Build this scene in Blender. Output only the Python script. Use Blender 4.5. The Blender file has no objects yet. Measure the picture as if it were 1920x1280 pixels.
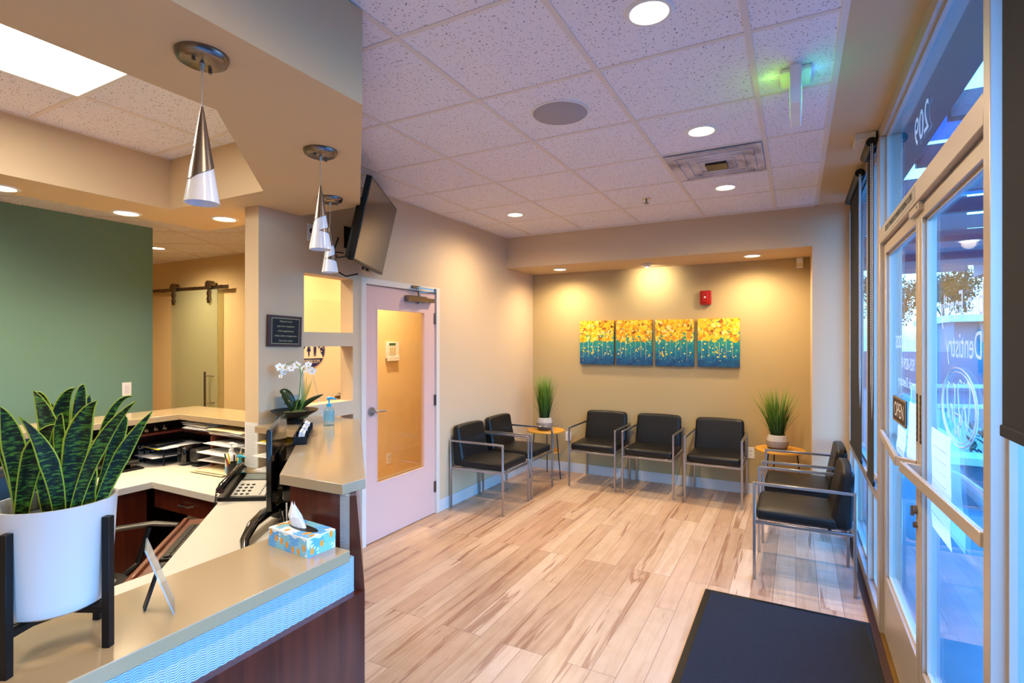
import bpy, bmesh, math, random
from mathutils import Vector, Matrix, Euler
random.seed(7)
SKY=21.0; EXPO=-0.05
PI=math.pi
SC=bpy.context.scene; COL=SC.collection
def V(*a): return Vector(a)
# ---------------------------------------------------------------- materials
def lin(c): return tuple(((v/255)/12.92 if v/255<=.04045 else ((v/255+.055)/1.055)**2.4) for v in c)+(1.,)
def newmat(name):
    m=bpy.data.materials.new(name); m.use_nodes=True
    nt=m.node_tree; b=nt.nodes['Principled BSDF']; return m,nt,b
def N(nt,t,**k):
    n=nt.nodes.new(t)
    for a,v in k.items():
        if a.startswith('i_'): n.inputs[a[2:].replace('_',' ')].default_value=v
        else: setattr(n,a,v)
    return n
def L(nt,a,b): nt.links.new(a,b)
def P(name,col,rough=.5,metal=0,spec=.5,bump=0,bscale=200,vary=0,vscale=5,coat=0,emis=None,estr=0,alpha=None,trans=0,sss=0):
    m,nt,b=newmat(name); c=lin(col)
    b.inputs['Base Color'].default_value=c; b.inputs['Roughness'].default_value=rough
    b.inputs['Metallic'].default_value=metal; b.inputs['Specular IOR Level'].default_value=spec
    if coat: b.inputs['Coat Weight'].default_value=coat; b.inputs['Coat Roughness'].default_value=.08
    if trans: b.inputs['Transmission Weight'].default_value=trans
    if emis: b.inputs['Emission Color'].default_value=lin(emis); b.inputs['Emission Strength'].default_value=estr
    tc=N(nt,'ShaderNodeTexCoord')
    n=N(nt,'ShaderNodeTexNoise',i_Scale=vscale,i_Detail=4.); L(nt,tc.outputs['Object'],n.inputs['Vector'])
    mx=N(nt,'ShaderNodeMix',data_type='RGBA',blend_type='MULTIPLY'); mx.inputs[0].default_value=vary
    mx.inputs[6].default_value=c; L(nt,n.outputs[0],mx.inputs[7]); L(nt,mx.outputs[2],b.inputs['Base Color'])
    if bump:
        n2=N(nt,'ShaderNodeTexNoise',i_Scale=bscale,i_Detail=3.); L(nt,tc.outputs['Object'],n2.inputs['Vector'])
        bp=N(nt,'ShaderNodeBump',i_Strength=bump,i_Distance=.002); L(nt,n2.outputs[0],bp.inputs['Height']); L(nt,bp.outputs[0],b.inputs['Normal'])
    return m
def emit(name,col,s):
    m,nt,b=newmat(name); e=N(nt,'ShaderNodeEmission',i_Strength=s); e.inputs[0].default_value=lin(col)
    L(nt,e.outputs[0],nt.nodes['Material Output'].inputs[0]); return m
def glassmat(name,tint,refl=.75,haze=0.,hazecol=(255,255,255)):
    m,nt,b=newmat(name); out=nt.nodes['Material Output']
    t=N(nt,'ShaderNodeBsdfTransparent'); t.inputs[0].default_value=lin(tint)
    g=N(nt,'ShaderNodeBsdfGlossy',i_Roughness=0.); lw=N(nt,'ShaderNodeLayerWeight',i_Blend=.5)
    p=N(nt,'ShaderNodeMath',operation='POWER'); p.inputs[1].default_value=5; L(nt,lw.outputs['Facing'],p.inputs[0])
    a=N(nt,'ShaderNodeMath',operation='MULTIPLY_ADD'); a.inputs[1].default_value=.95*refl; a.inputs[2].default_value=.04*refl; L(nt,p.outputs[0],a.inputs[0])
    mx=N(nt,'ShaderNodeMixShader'); L(nt,a.outputs[0],mx.inputs[0]); L(nt,g.outputs[0],mx.inputs[2])
    if haze:
        d=N(nt,'ShaderNodeBsdfDiffuse'); d.inputs[0].default_value=lin(hazecol); tr=N(nt,'ShaderNodeBsdfTranslucent'); tr.inputs[0].default_value=lin(hazecol)
        m1=N(nt,'ShaderNodeMixShader'); m1.inputs[0].default_value=.5; L(nt,d.outputs[0],m1.inputs[1]); L(nt,tr.outputs[0],m1.inputs[2])
        m2=N(nt,'ShaderNodeMixShader'); m2.inputs[0].default_value=haze; L(nt,t.outputs[0],m2.inputs[1]); L(nt,m1.outputs[0],m2.inputs[2]); L(nt,m2.outputs[0],mx.inputs[1])
    else: L(nt,t.outputs[0],mx.inputs[1])
    L(nt,mx.outputs[0],out.inputs[0]); return m
def ramp(nt,src,stops,interp='LINEAR'):
    r=N(nt,'ShaderNodeValToRGB'); r.color_ramp.interpolation=interp
    while len(r.color_ramp.elements)<len(stops): r.color_ramp.elements.new(.5)
    for e,(p,c) in zip(r.color_ramp.elements,stops): e.position=p; e.color=c
    L(nt,src,r.inputs[0]); return r
def mixc(nt,f,a,b,mode='MIX'):
    mx=N(nt,'ShaderNodeMix',data_type='RGBA',blend_type=mode)
    for s,v in ((0,f),(6,a),(7,b)):
        if hasattr(v,'node'): L(nt,v,mx.inputs[s])
        else: mx.inputs[s].default_value=v
    return mx.outputs[2]
M={}
M['paint']=P('paint_beige',(208,182,146),.75,bump=.12,bscale=350)
M['paint_accent']=P('paint_khaki',(182,160,114),.75,bump=.12,bscale=350)
M['paint_warmlit']=P('paint_warmlit',(234,206,152),.75,bump=.12,bscale=350)  # wall beige with the warm tungsten light mixed into its colour
M['paint_green']=P('paint_green',(104,140,122),.7,bump=.12,bscale=350)
M['paint_soffit']=P('paint_soffit',(210,184,144),.8,bump=.1,bscale=350)
M['trimw']=P('trim_cream',(220,208,192),.45)
M['base']=P('baseboard_vinyl',(205,202,198),.4)
M['door']=P('door_pink',(218,180,166),.45,bump=.06,bscale=120)
M['door2']=P('door_amber',(230,200,146),.5)
M['grid']=P('ceiling_tbar',(230,219,209),.5)
M['steel']=P('brushed_steel',(176,172,170),.32,1)
M['nickel']=P('satin_nickel',(132,120,110),.3,1)
M['chrome']=P('chrome',(215,215,215),.12,1)
M['alu']=P('aluminium_frame',(196,182,166),.38,.35)
M['leather']=P('black_leather',(8,8,9),.4,spec=.4,bump=.2,bscale=260)
M['black']=P('black_plastic',(6,6,8),.4,spec=.35)
M['blackgloss']=P('black_gloss',(10,10,12),.12,coat=.5)
M['blackm']=P('black_metal',(7,7,9),.45,spec=.3)
M['dgrey']=P('dark_grey_plastic',(34,33,31),.35)
M['white']=P('white_plastic',(235,233,228),.35)
M['paper']=P('paper_white',(218,216,214),.8)
M['paper2']=P('paper_cream',(222,206,164),.8)
M['yellow']=P('paper_yellow',(240,218,40),.7)
M['red']=P('red_plastic',(190,30,20),.35)
M['redalarm']=P('alarm_red',(168,22,18),.3,coat=.3)
M['quartz']=P('quartz_tan',(172,150,116),.17,vary=.12,vscale=300,coat=.3)
M['lam']=P('laminate_cream',(206,200,186),.45,vary=.06,vscale=60)
M['lamedge']=P('laminate_edge',(200,192,172),.5)
M['ylw_wood']=P('honey_wood',(236,170,62),.35,vary=.25,vscale=14)
M['shade']=P('shade_fabric',(24,27,34),.9,bump=.5,bscale=900)
M['glow_white']=P('opal_glass',(238,240,242),.2,trans=.0,coat=.4)
M['keysilver']=P('key_silver',(170,168,160),.4)
M['cord']=P('clear_cord',(190,180,160),.2)
M['blue']=P('cyan_plastic',(20,160,200),.3)
M['navy']=P('navy_blue',(30,24,78),.4)
M['green']=P('stem_green',(96,140,50),.5)
M['petal']=P('orchid_petal',(244,244,236),.5)
M['moss']=P('moss',(92,104,52),.9,vary=.5,vscale=80)
M['leafdark']=P('orchid_leaf',(30,52,22),.3,vary=.3,vscale=20)
M['soil']=P('gravel_soil',(46,44,46),.8,vary=.9,vscale=250,bump=1.,bscale=200)
M['potwhite']=P('glazed_white_pot',(206,206,206),.22,coat=.4)
M['pencil']=P('pencil_yellow',(230,160,30),.4)
M['chalk']=P('chalk_white',(220,220,215),.9)
M['gold']=P('brass_line',(190,170,120),.35,.8)
M['brownpl']=P('plaque_wood',(60,26,18),.45,vary=.5,vscale=30)
M['plate']=P('engraved_plate',(8,8,10),.5,spec=.3)
M['asphalt']=P('asphalt',(70,78,84),.9,vary=.3,vscale=40)
M['concrete']=P('concrete',(138,142,144),.85,vary=.25,vscale=8)
M['extwall']=P('stucco_grey',(84,106,118),.9)
M['extdark']=P('dark_metal_roof',(58,62,70),.7)
M['extwhite']=P('white_paint_metal',(196,202,206),.4)
M['teal']=P('teal_awning',(20,120,130),.6)
M['hedge']=P('hedge_leaf',(40,80,50),.8,vary=.6,vscale=20)
M['bark']=P('bark',(70,58,46),.9,vary=.5,vscale=20)
M['vinyl']=P('window_vinyl',(186,186,186),.8)
M['vinylb']=P('window_vinyl_beige',(170,164,156),.8)
M['mesh_spk']=P('speaker_mesh',(176,172,176),.7,bump=.8,bscale=900)
M['screen']=P('tv_screen',(20,17,15),.12,spec=.45,coat=.25)
M['lcd']=P('lcd_green',(70,104,70),.3)
M['brass']=P('brass',(170,130,60),.35,1)
def thinpaper():
    m,nt,b=newmat('backlit_paper'); d=N(nt,'ShaderNodeBsdfDiffuse'); t=N(nt,'ShaderNodeBsdfTranslucent'); mx=N(nt,'ShaderNodeMixShader'); mx.inputs[0].default_value=.35
    for x in (d,t): x.inputs[0].default_value=lin((238,238,238))
    L(nt,d.outputs[0],mx.inputs[1]); L(nt,t.outputs[0],mx.inputs[2]); L(nt,mx.outputs[0],nt.nodes['Material Output'].inputs[0]); return m
M['gellabel']=glassmat('bottle_label',(190,232,240),.8,.35,(190,225,235)); M['lcdgrey']=P('phone_lcd',(70,88,90),.3)
M['thinpaper']=thinpaper()
def vinylmat(name,c):
    m,nt,b=newmat(name); d=N(nt,'ShaderNodeBsdfDiffuse'); t=N(nt,'ShaderNodeBsdfTranslucent'); mx=N(nt,'ShaderNodeMixShader'); mx.inputs[0].default_value=.25
    for x in (d,t): x.inputs[0].default_value=lin(c)
    L(nt,d.outputs[0],mx.inputs[1]); L(nt,t.outputs[0],mx.inputs[2]); L(nt,mx.outputs[0],nt.nodes['Material Output'].inputs[0]); return m
M['vinylt']=vinylmat('cut_vinyl',(222,216,206)); M['vinylo']=vinylmat('cut_vinyl_white',(225,228,232))
M['bluepanel']=glassmat('blue_polycarbonate',(40,150,215),.6,.45,(70,165,225))
M['glass']=glassmat('window_glass',(226,242,250),.9)
M['glassdoor']=glassmat('door_lite_glass',(250,248,240),.9)
M['glassfrost']=glassmat('frosted_glass',(240,246,232),.9,.45,(236,238,214))
M['acrylic']=glassmat('acrylic',(236,244,248),1.,.18,(220,235,245))
M['gel']=glassmat('gel_bottle',(150,225,235),.8,.3,(120,215,230))
M['gelclear']=glassmat('clear_bottle',(225,242,248),.8,.12,(220,240,250))
M['lens']=emit('downlight_lens',(255,238,205),9.)
M['lens_bright']=emit('troffer_lens',(255,250,240),6.5)
M['exitg']=emit('exit_green',(60,255,70),5.)
M['led_blue']=emit('exit_blue',(60,150,255),2.)

def ceilmat():
    m,nt,b=newmat('acoustic_tile'); tc=N(nt,'ShaderNodeTexCoord')
    v=N(nt,'ShaderNodeTexVoronoi',i_Scale=88.); L(nt,tc.outputs['Object'],v.inputs['Vector'])
    n=N(nt,'ShaderNodeTexNoise',i_Scale=60.,i_Detail=2.); L(nt,tc.outputs['Object'],n.inputs['Vector'])
    a=N(nt,'ShaderNodeMath',operation='MULTIPLY_ADD'); a.inputs[1].default_value=.75; a.inputs[2].default_value=-.19; L(nt,n.outputs[0],a.inputs[0])
    c=N(nt,'ShaderNodeMath',operation='LESS_THAN'); L(nt,v.outputs['Distance'],c.inputs[0]); L(nt,a.outputs[0],c.inputs[1])
    col=mixc(nt,c.outputs[0],lin((240,236,240)),lin((124,116,118))); L(nt,col,b.inputs['Base Color']); b.inputs['Roughness'].default_value=.9
    bp=N(nt,'ShaderNodeBump',i_Strength=.4,i_Distance=.002,invert=True); L(nt,c.outputs[0],bp.inputs['Height']); L(nt,bp.outputs[0],b.inputs['Normal']); return m
M['tile']=ceilmat()
def floormat():
    m,nt,b=newmat('plank_floor'); tc=N(nt,'ShaderNodeTexCoord'); s=N(nt,'ShaderNodeSeparateXYZ'); L(nt,tc.outputs['Object'],s.inputs[0])
    cb=N(nt,'ShaderNodeCombineXYZ'); L(nt,s.outputs[1],cb.inputs[0]); L(nt,s.outputs[0],cb.inputs[1])
    br=N(nt,'ShaderNodeTexBrick',offset=.37,offset_frequency=3); br.inputs['Scale'].default_value=1; br.inputs['Mortar Size'].default_value=.0011
    br.inputs['Brick Width'].default_value=1.22; br.inputs['Row Height'].default_value=.125; br.inputs['Mortar Smooth'].default_value=0
    br.inputs['Color1'].default_value=(0,0,0,1); br.inputs['Color2'].default_value=(1,1,1,1); br.inputs['Mortar'].default_value=(.5,.5,.5,1)
    L(nt,cb.outputs[0],br.inputs['Vector'])
    off=N(nt,'ShaderNodeVectorMath',operation='SCALE'); off.inputs[3].default_value=37.; L(nt,br.outputs['Color'],off.inputs[0])
    ad=N(nt,'ShaderNodeVectorMath',operation='ADD'); L(nt,tc.outputs['Object'],ad.inputs[0]); L(nt,off.outputs[0],ad.inputs[1])
    def no(sc,scale,det=5,dist=0.):
        mp=N(nt,'ShaderNodeMapping'); mp.inputs['Scale'].default_value=sc; L(nt,ad.outputs[0],mp.inputs[0])
        n=N(nt,'ShaderNodeTexNoise',i_Scale=scale,i_Detail=float(det),i_Distortion=dist); L(nt,mp.outputs[0],n.inputs['Vector']); return n.outputs[0]
    base=ramp(nt,br.outputs['Color'],[(0,lin((188,152,118))),(.35,lin((206,174,138))),(.7,lin((220,190,156))),(1,lin((196,158,124)))]).outputs[0]
    g=ramp(nt,no((7,.5,1),3.,6,.6),[(.3,(.80,.74,.68,1)),(.55,(1,1,1,1)),(.75,(1.03,1.02,1.0,1))]).outputs[0]
    c=mixc(nt,.85,base,g,'MULTIPLY')
    fine=ramp(nt,no((60,1.2,1),3.,3),[(.3,(.90,.87,.83,1)),(.6,(1,1,1,1))]).outputs[0]
    c=mixc(nt,.6,c,fine,'MULTIPLY')
    mot=ramp(nt,no((3,2,1),4.,4),[(.35,(.92,.88,.84,1)),(.6,(1,1,1,1))]).outputs[0]
    c=mixc(nt,.8,c,mot,'MULTIPLY')
    st=ramp(nt,no((7,.38,1),1.7,3,.5),[(.60,(0,0,0,1)),(.612,(.7,.7,.7,1)),(.64,(1,1,1,1)),(.66,(.1,.1,.1,1)),(.69,(.9,.9,.9,1))]).outputs[0]
    c=mixc(nt,st,c,mixc(nt,.72,c,lin((136,84,56))))
    kn=ramp(nt,no((16,2.5,1),2.2,3,.8),[(.70,(0,0,0,1)),(.74,(1,1,1,1))]).outputs[0]
    c=mixc(nt,kn,c,mixc(nt,.5,c,lin((120,76,54))))
    c=mixc(nt,br.outputs['Fac'],c,lin((104,76,60)))
    L(nt,c,b.inputs['Base Color']); b.inputs['Roughness'].default_value=.3; b.inputs['Specular IOR Level'].default_value=.5
    bp=N(nt,'ShaderNodeBump',i_Strength=.3,i_Distance=.001,invert=True); L(nt,br.outputs['Fac'],bp.inputs['Height']); L(nt,bp.outputs[0],b.inputs['Normal'])
    return m
M['floor']=floormat()
def woodmat(name,c1,c2,rough=.28,sc=(30,30,1.5)):
    m,nt,b=newmat(name); tc=N(nt,'ShaderNodeTexCoord'); mp=N(nt,'ShaderNodeMapping'); mp.inputs['Scale'].default_value=sc; L(nt,tc.outputs['Object'],mp.inputs[0])
    n=N(nt,'ShaderNodeTexNoise',i_Scale=1.,i_Detail=5.,i_Distortion=.4); L(nt,mp.outputs[0],n.inputs['Vector'])
    r=ramp(nt,n.outputs[0],[(.3,lin(c1)),(.7,lin(c2))]); L(nt,r.outputs[0],b.inputs['Base Color']); b.inputs['Roughness'].default_value=rough
    b.inputs['Coat Weight'].default_value=.25; b.inputs['Coat Roughness'].default_value=.15; return m
M['cherry']=woodmat('cherry_wood',(58,22,14),(92,38,22))
M['cherryl']=woodmat('cherry_light',(88,42,24),(116,58,36))
def wavemat():
    m,nt,b=newmat('embossed_metal'); tc=N(nt,'ShaderNodeTexCoord'); s=N(nt,'ShaderNodeSeparateXYZ'); L(nt,tc.outputs['Object'],s.inputs[0])
    # wavy ribs : sin( 2pi/p * (z + A sin(2pi y / w)) )
    def ma(op,a,b_=None,c_=None):
        n=N(nt,'ShaderNodeMath',operation=op)
        for i,v in enumerate((a,b_,c_)):
            if v is None: continue
            if hasattr(v,'node'): L(nt,v,n.inputs[i])
            else: n.inputs[i].default_value=v
        return n.outputs[0]
    h=ma('ADD',s.outputs[0],s.outputs[1]); w=ma('SINE',ma('MULTIPLY',s.outputs[2],2*PI/.028))
    arg=ma('ADD',ma('MULTIPLY',s.outputs[2],2*PI/.0062),ma('MULTIPLY',ma('SINE',ma('MULTIPLY',h,2*PI/.026)),2.0)); r=ma('SINE',arg)
    c=mixc(nt,ma('MULTIPLY_ADD',r,.5,.5),lin((150,158,166)),lin((186,194,202))); L(nt,c,b.inputs['Base Color'])
    b.inputs['Metallic'].default_value=.3; b.inputs['Roughness'].default_value=.42
    bp=N(nt,'ShaderNodeBump',i_Strength=.5,i_Distance=.0012); L(nt,r,bp.inputs['Height']); L(nt,bp.outputs[0],b.inputs['Normal']); return m
M['wave']=wavemat()
def snakemat():
    m,nt,b=newmat('snake_leaf'); uv=N(nt,'ShaderNodeUVMap'); s=N(nt,'ShaderNodeSeparateXYZ'); L(nt,uv.outputs[0],s.inputs[0])
    tc=N(nt,'ShaderNodeTexCoord'); mp=N(nt,'ShaderNodeMapping'); mp.inputs['Scale'].default_value=(60,60,230); L(nt,tc.outputs['Object'],mp.inputs[0])
    n=N(nt,'ShaderNodeTexNoise',i_Scale=1.,i_Detail=4.); L(nt,mp.outputs[0],n.inputs['Vector'])
    r=ramp(nt,n.outputs[0],[(.40,lin((10,22,10))),(.52,lin((20,48,16))),(.60,lin((66,116,34)))])
    d=N(nt,'ShaderNodeMath',operation='SUBTRACT'); L(nt,s.outputs[0],d.inputs[0]); d.inputs[1].default_value=.5
    a=N(nt,'ShaderNodeMath',operation='ABSOLUTE'); L(nt,d.outputs[0],a.inputs[0])
    g=ramp(nt,a.outputs[0],[(.435,(0,0,0,1)),(.455,(1,1,1,1))])
    L(nt,mixc(nt,g.outputs[0],r.outputs[0],lin((150,178,50))),b.inputs['Base Color']); b.inputs['Roughness'].default_value=.5; b.inputs['Specular IOR Level'].default_value=.3; return m
M['snake']=snakemat()
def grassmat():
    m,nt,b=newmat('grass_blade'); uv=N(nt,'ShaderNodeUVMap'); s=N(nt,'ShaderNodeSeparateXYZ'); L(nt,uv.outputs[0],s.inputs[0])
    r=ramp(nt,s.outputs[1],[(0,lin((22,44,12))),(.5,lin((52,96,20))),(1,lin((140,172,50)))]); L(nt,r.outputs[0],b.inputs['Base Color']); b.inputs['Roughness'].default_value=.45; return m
M['grass']=grassmat()
def potmat():
    m,nt,b=newmat('banded_stoneware'); tc=N(nt,'ShaderNodeTexCoord'); s=N(nt,'ShaderNodeSeparateXYZ'); L(nt,tc.outputs['Object'],s.inputs[0])
    r=ramp(nt,s.outputs[2],[(0,lin((84,72,66))),(.035,lin((160,146,132))),(.09,lin((214,202,184)))],'CONSTANT'); n=N(nt,'ShaderNodeTexNoise',i_Scale=60.)
    L(nt,tc.outputs['Object'],n.inputs[0]); L(nt,mixc(nt,.35,r.outputs[0],n.outputs[0],'MULTIPLY'),b.inputs['Base Color']); b.inputs['Roughness'].default_value=.7; return m
M['pot']=potmat()
def matmat():
    m,nt,b=newmat('floor_mat_pile'); tc=N(nt,'ShaderNodeTexCoord'); n=N(nt,'ShaderNodeTexNoise',i_Scale=260.,i_Detail=2.); L(nt,tc.outputs['Object'],n.inputs[0])
    r=ramp(nt,n.outputs[0],[(.4,lin((5,8,15))),(.62,lin((14,21,36))),(.8,lin((38,50,72)))]); L(nt,r.outputs[0],b.inputs['Base Color']); b.inputs['Roughness'].default_value=.95
    bp=N(nt,'ShaderNodeBump',i_Strength=.8,i_Distance=.004); L(nt,n.outputs[0],bp.inputs['Height']); L(nt,bp.outputs[0],b.inputs['Normal']); return m
M['mat']=matmat()
def ventmat():
    m,nt,b=newmat('vent_dusty'); tc=N(nt,'ShaderNodeTexCoord'); n=N(nt,'ShaderNodeTexNoise',i_Scale=5.,i_Detail=4.,i_Distortion=.9); L(nt,tc.outputs['Object'],n.inputs[0])
    r=ramp(nt,n.outputs[0],[(.30,lin((130,122,122))),(.42,lin((190,182,182))),(.6,lin((222,214,212)))]); L(nt,r.outputs[0],b.inputs['Base Color']); b.inputs['Roughness'].default_value=.6; return m
M['vent']=ventmat()
def tissuemat():
    m,nt,b=newmat('tissue_box_print'); tc=N(nt,'ShaderNodeTexCoord'); n=N(nt,'ShaderNodeTexNoise',i_Scale=25.,i_Detail=2.); L(nt,tc.outputs['Object'],n.inputs[0])
    L(nt,mixc(nt,.25,lin((236,238,236)),mixc(nt,n.outputs[0],lin((170,205,230)),lin((240,236,220)))),b.inputs['Base Color']); b.inputs['Roughness'].default_value=.5; return m
M['tissue']=tissuemat()
M['pr_blue']=P('print_blue',(96,168,222),.5); M['pr_teal']=P('print_teal',(128,192,212),.5); M['pr_orange']=P('print_orange',(240,150,30),.5)
ART=[P('oil_yellow',(244,196,20),.5),P('oil_gold',(226,150,14),.5),P('oil_pale',(246,224,128),.5),P('oil_teal',(18,150,150),.5),P('oil_rust',(170,96,24),.5),P('oil_cream',(200,224,160),.5),P('oil_lemon',(250,214,60),.5)]
def artbg():
    m,nt,b=newmat('oil_teal_ground'); tc=N(nt,'ShaderNodeTexCoord'); s=N(nt,'ShaderNodeSeparateXYZ'); L(nt,tc.outputs['Object'],s.inputs[0])
    n=N(nt,'ShaderNodeTexNoise',i_Scale=22.,i_Detail=4.); L(nt,tc.outputs['Object'],n.inputs[0])
    a=N(nt,'ShaderNodeMath',operation='MULTIPLY_ADD'); L(nt,n.outputs[0],a.inputs[0]); a.inputs[1].default_value=.35; L(nt,s.outputs[2],a.inputs[2])
    r=ramp(nt,a.outputs[0],[(.15,lin((6,58,104))),(.28,lin((4,92,132))),(.42,lin((14,140,140))),(.52,lin((60,150,110))),(.6,lin((220,160,30)))])
    L(nt,r.outputs[0],b.inputs['Base Color']); b.inputs['Roughness'].default_value=.5; return m
M['artbg']=artbg()
# ---------------------------------------------------------------- mesh building
WL={}
class MB:
    def __init__(s): s.bm=bmesh.new(); s.uv=None; s.mi=0
    def face(s,pts,mi=None,uvs=None):
        vs=[s.bm.verts.new(p) for p in pts]; f=s.bm.faces.new(vs); f.material_index=s.mi if mi is None else mi
        if uvs:
            u=s.bm.loops.layers.uv.verify()
            for l,c in zip(f.loops,uvs): l[u].uv=c
        return f
    def box(s,x0,x1,y0,y1,z0,z1,mi=None,mat=None):
        p=[V(x,y,z) for z in (z0,z1) for y in (y0,y1) for x in (x0,x1)]
        if mat is not None: p=[mat@q for q in p]
        vs=[s.bm.verts.new(q) for q in p]
        for f in ((0,2,3,1),(4,5,7,6),(0,1,5,4),(2,6,7,3),(0,4,6,2),(1,3,7,5)):
            g=s.bm.faces.new([vs[i] for i in f]); g.material_index=s.mi if mi is None else mi
        return s
    def cbox(s,c,size,rz=0,rx=0,ry=0,mi=None):
        m=Matrix.Translation(c)@Euler((rx,ry,rz)).to_matrix().to_4x4(); a,b,d=size
        return s.box(-a/2,a/2,-b/2,b/2,-d/2,d/2,mi,m)
    def bar(s,p,q,w,h=None,mi=None,up=(0,0,1)):
        p=V(*p);q=V(*q);d=q-p;n=d.length;y=d.normalized();u=V(*up)
        if abs(y.dot(u))>.98:u=V(0,1,0) if abs(y.y)<.9 else V(1,0,0)
        x=y.cross(u).normalized(); z=x.cross(y); m=Matrix((x,y,z)).transposed().to_4x4(); m.translation=p; h=h or w
        return s.box(-w/2,w/2,0,n,-h/2,h/2,mi,m)
    def prism(s,poly,z0,z1,mi=None,mat=None):
        a=sum(poly[i][0]*poly[(i+1)%len(poly)][1]-poly[(i+1)%len(poly)][0]*poly[i][1] for i in range(len(poly)))
        if a<0: poly=poly[::-1]
        T=(lambda v:mat@v) if mat is not None else (lambda v:v)
        lo=[s.bm.verts.new(T(V(x,y,z0))) for x,y in poly]; hi=[s.bm.verts.new(T(V(x,y,z1))) for x,y in poly]; n=len(poly); m=s.mi if mi is None else mi
        fs=[s.bm.faces.new(lo[::-1]),s.bm.faces.new(hi)]+[s.bm.faces.new((lo[i],lo[(i+1)%n],hi[(i+1)%n],hi[i])) for i in range(n)]
        for f in fs:f.material_index=m
        return s
    def ring(s,outer,inner,z0,z1,mi=None):
        m=s.mi if mi is None else mi
        for z,flip in ((z0,True),(z1,False)):
            es=[]
            for poly in (outer,inner):
                vs=[s.bm.verts.new((x,y,z)) for x,y in poly]
                es+=[s.bm.edges.new((vs[i],vs[(i+1)%len(vs)])) for i in range(len(vs))]
            r=bmesh.ops.triangle_fill(s.bm,edges=es,use_beauty=True,use_dissolve=False)
            for g in r['geom']:
                if isinstance(g,bmesh.types.BMFace): g.material_index=m
        for poly in (outer,inner):
            n=len(poly)
            for i in range(n):
                a,b=poly[i],poly[(i+1)%n]; s.face([(a[0],a[1],z0),(b[0],b[1],z0),(b[0],b[1],z1),(a[0],a[1],z1)],m)
        bmesh.ops.remove_doubles(s.bm,verts=s.bm.verts,dist=1e-5); bmesh.ops.recalc_face_normals(s.bm,faces=s.bm.faces); return s
    def cyl(s,p,q,r0,r1=None,seg=16,cap=True,mi=None):
        return s.tube([p,q],[r0,r0 if r1 is None else r1],seg,cap,mi)
    def tube(s,pts,r,seg=8,cap=True,mi=None,flat=None):
        pts=[V(*p) for p in pts]; n=len(pts); rs=r if isinstance(r,(list,tuple)) else [r]*n; m=s.mi if mi is None else mi
        prev=None; rings=[]
        for i,p in enumerate(pts):
            d=(pts[min(i+1,n-1)]-pts[max(i-1,0)]).normalized()
            if prev is None:
                u=V(0,0,1) if abs(d.z)<.9 else V(1,0,0); x=d.cross(u).normalized()
            else: x=(prev-d*prev.dot(d)).normalized()
            y=d.cross(x); prev=x
            rings.append([s.bm.verts.new(p+(x*math.cos(2*PI*k/seg)+y*math.sin(2*PI*k/seg)*(flat or 1))*rs[i]) for k in range(seg)])
        for a,b in zip(rings,rings[1:]):
            for k in range(seg):
                f=s.bm.faces.new((a[k],a[(k+1)%seg],b[(k+1)%seg],b[k])); f.material_index=m
        if cap:
            for rr in (rings[0][::-1],rings[-1]):
                f=s.bm.faces.new(rr); f.material_index=m
        return s
    def lathe(s,prof,c=(0,0,0),seg=32,mi=None,sx=1,sy=1):
        m=s.mi if mi is None else mi; rings=[]
        for r,z in prof:
            if r<1e-6: rings.append([s.bm.verts.new((c[0],c[1],c[2]+z))])
            else: rings.append([s.bm.verts.new((c[0]+r*sx*math.cos(2*PI*k/seg),c[1]+r*sy*math.sin(2*PI*k/seg),c[2]+z)) for k in range(seg)])
        for a,b in zip(rings,rings[1:]):
            for k in range(seg):
                k2=(k+1)%seg
                if len(a)==1 and len(b)==1: continue
                if len(a)==1: v=(a[0],b[k2],b[k])
                elif len(b)==1: v=(a[k],a[k2],b[0])
                else: v=(a[k],a[k2],b[k2],b[k])
                f=s.bm.faces.new(v); f.material_index=m
        return s
    def ball(s,c,r,mi=None,sc=(1,1,1),seg=12):
        n=max(6,seg//2); return s.lathe([(r*math.sin(PI*i/n) if 0<i<n else 0,-r*sc[2]*math.cos(PI*i/n)) for i in range(n+1)],c,seg,mi,sc[0],sc[1])
    def cushion(s,x0,x1,y0,y1,z0,z1,bulge,rad=.03,fn=None):
        b=bmesh.new(); bmesh.ops.create_cube(b,size=2); bmesh.ops.subdivide_edges(b,edges=b.edges,cuts=13,use_grid_fill=True)
        c=V((x0+x1)/2,(y0+y1)/2,(z0+z1)/2); h=V((x1-x0)/2,(y1-y0)/2,(z1-z0)/2); mp={}
        def rm(t,hh):
            k=round((t+1)*7); r=min(rad,hh*.98); m=[0,.12,.3,.6,1]
            if k<=4: return -hh+r*m[k]
            if k>=10: return hh-r*m[14-k]
            return (k-7)/3*(hh-r)
        for v in b.verts:
            q=v.co; k=V(*[rm(q[a],h[a]) for a in range(3)])
            for a in range(3):
                if abs(abs(q[a])-1)<1e-4:
                    o=[i for i in range(3) if i!=a]; k[a]+=math.copysign(bulge[a]*(1-(k[o[0]]/h[o[0]])**2)*(1-(k[o[1]]/h[o[1]])**2),q[a])
            inn=V(*[max(-(h[a]-min(rad,h[a]*.98)),min(h[a]-min(rad,h[a]*.98),k[a])) for a in range(3)]); d=k-inn
            nz=[a for a in range(3) if abs(d[a])>1e-7]
            if len(nz)>1: d=d.normalized()*max(abs(d[a]) for a in nz)
            r=c+inn+d
            if fn:r=fn(r)
            mp[v.index]=s.bm.verts.new(r)
        for f in b.faces: s.bm.faces.new([mp[v.index] for v in f.verts])
        b.free(); return s
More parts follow.
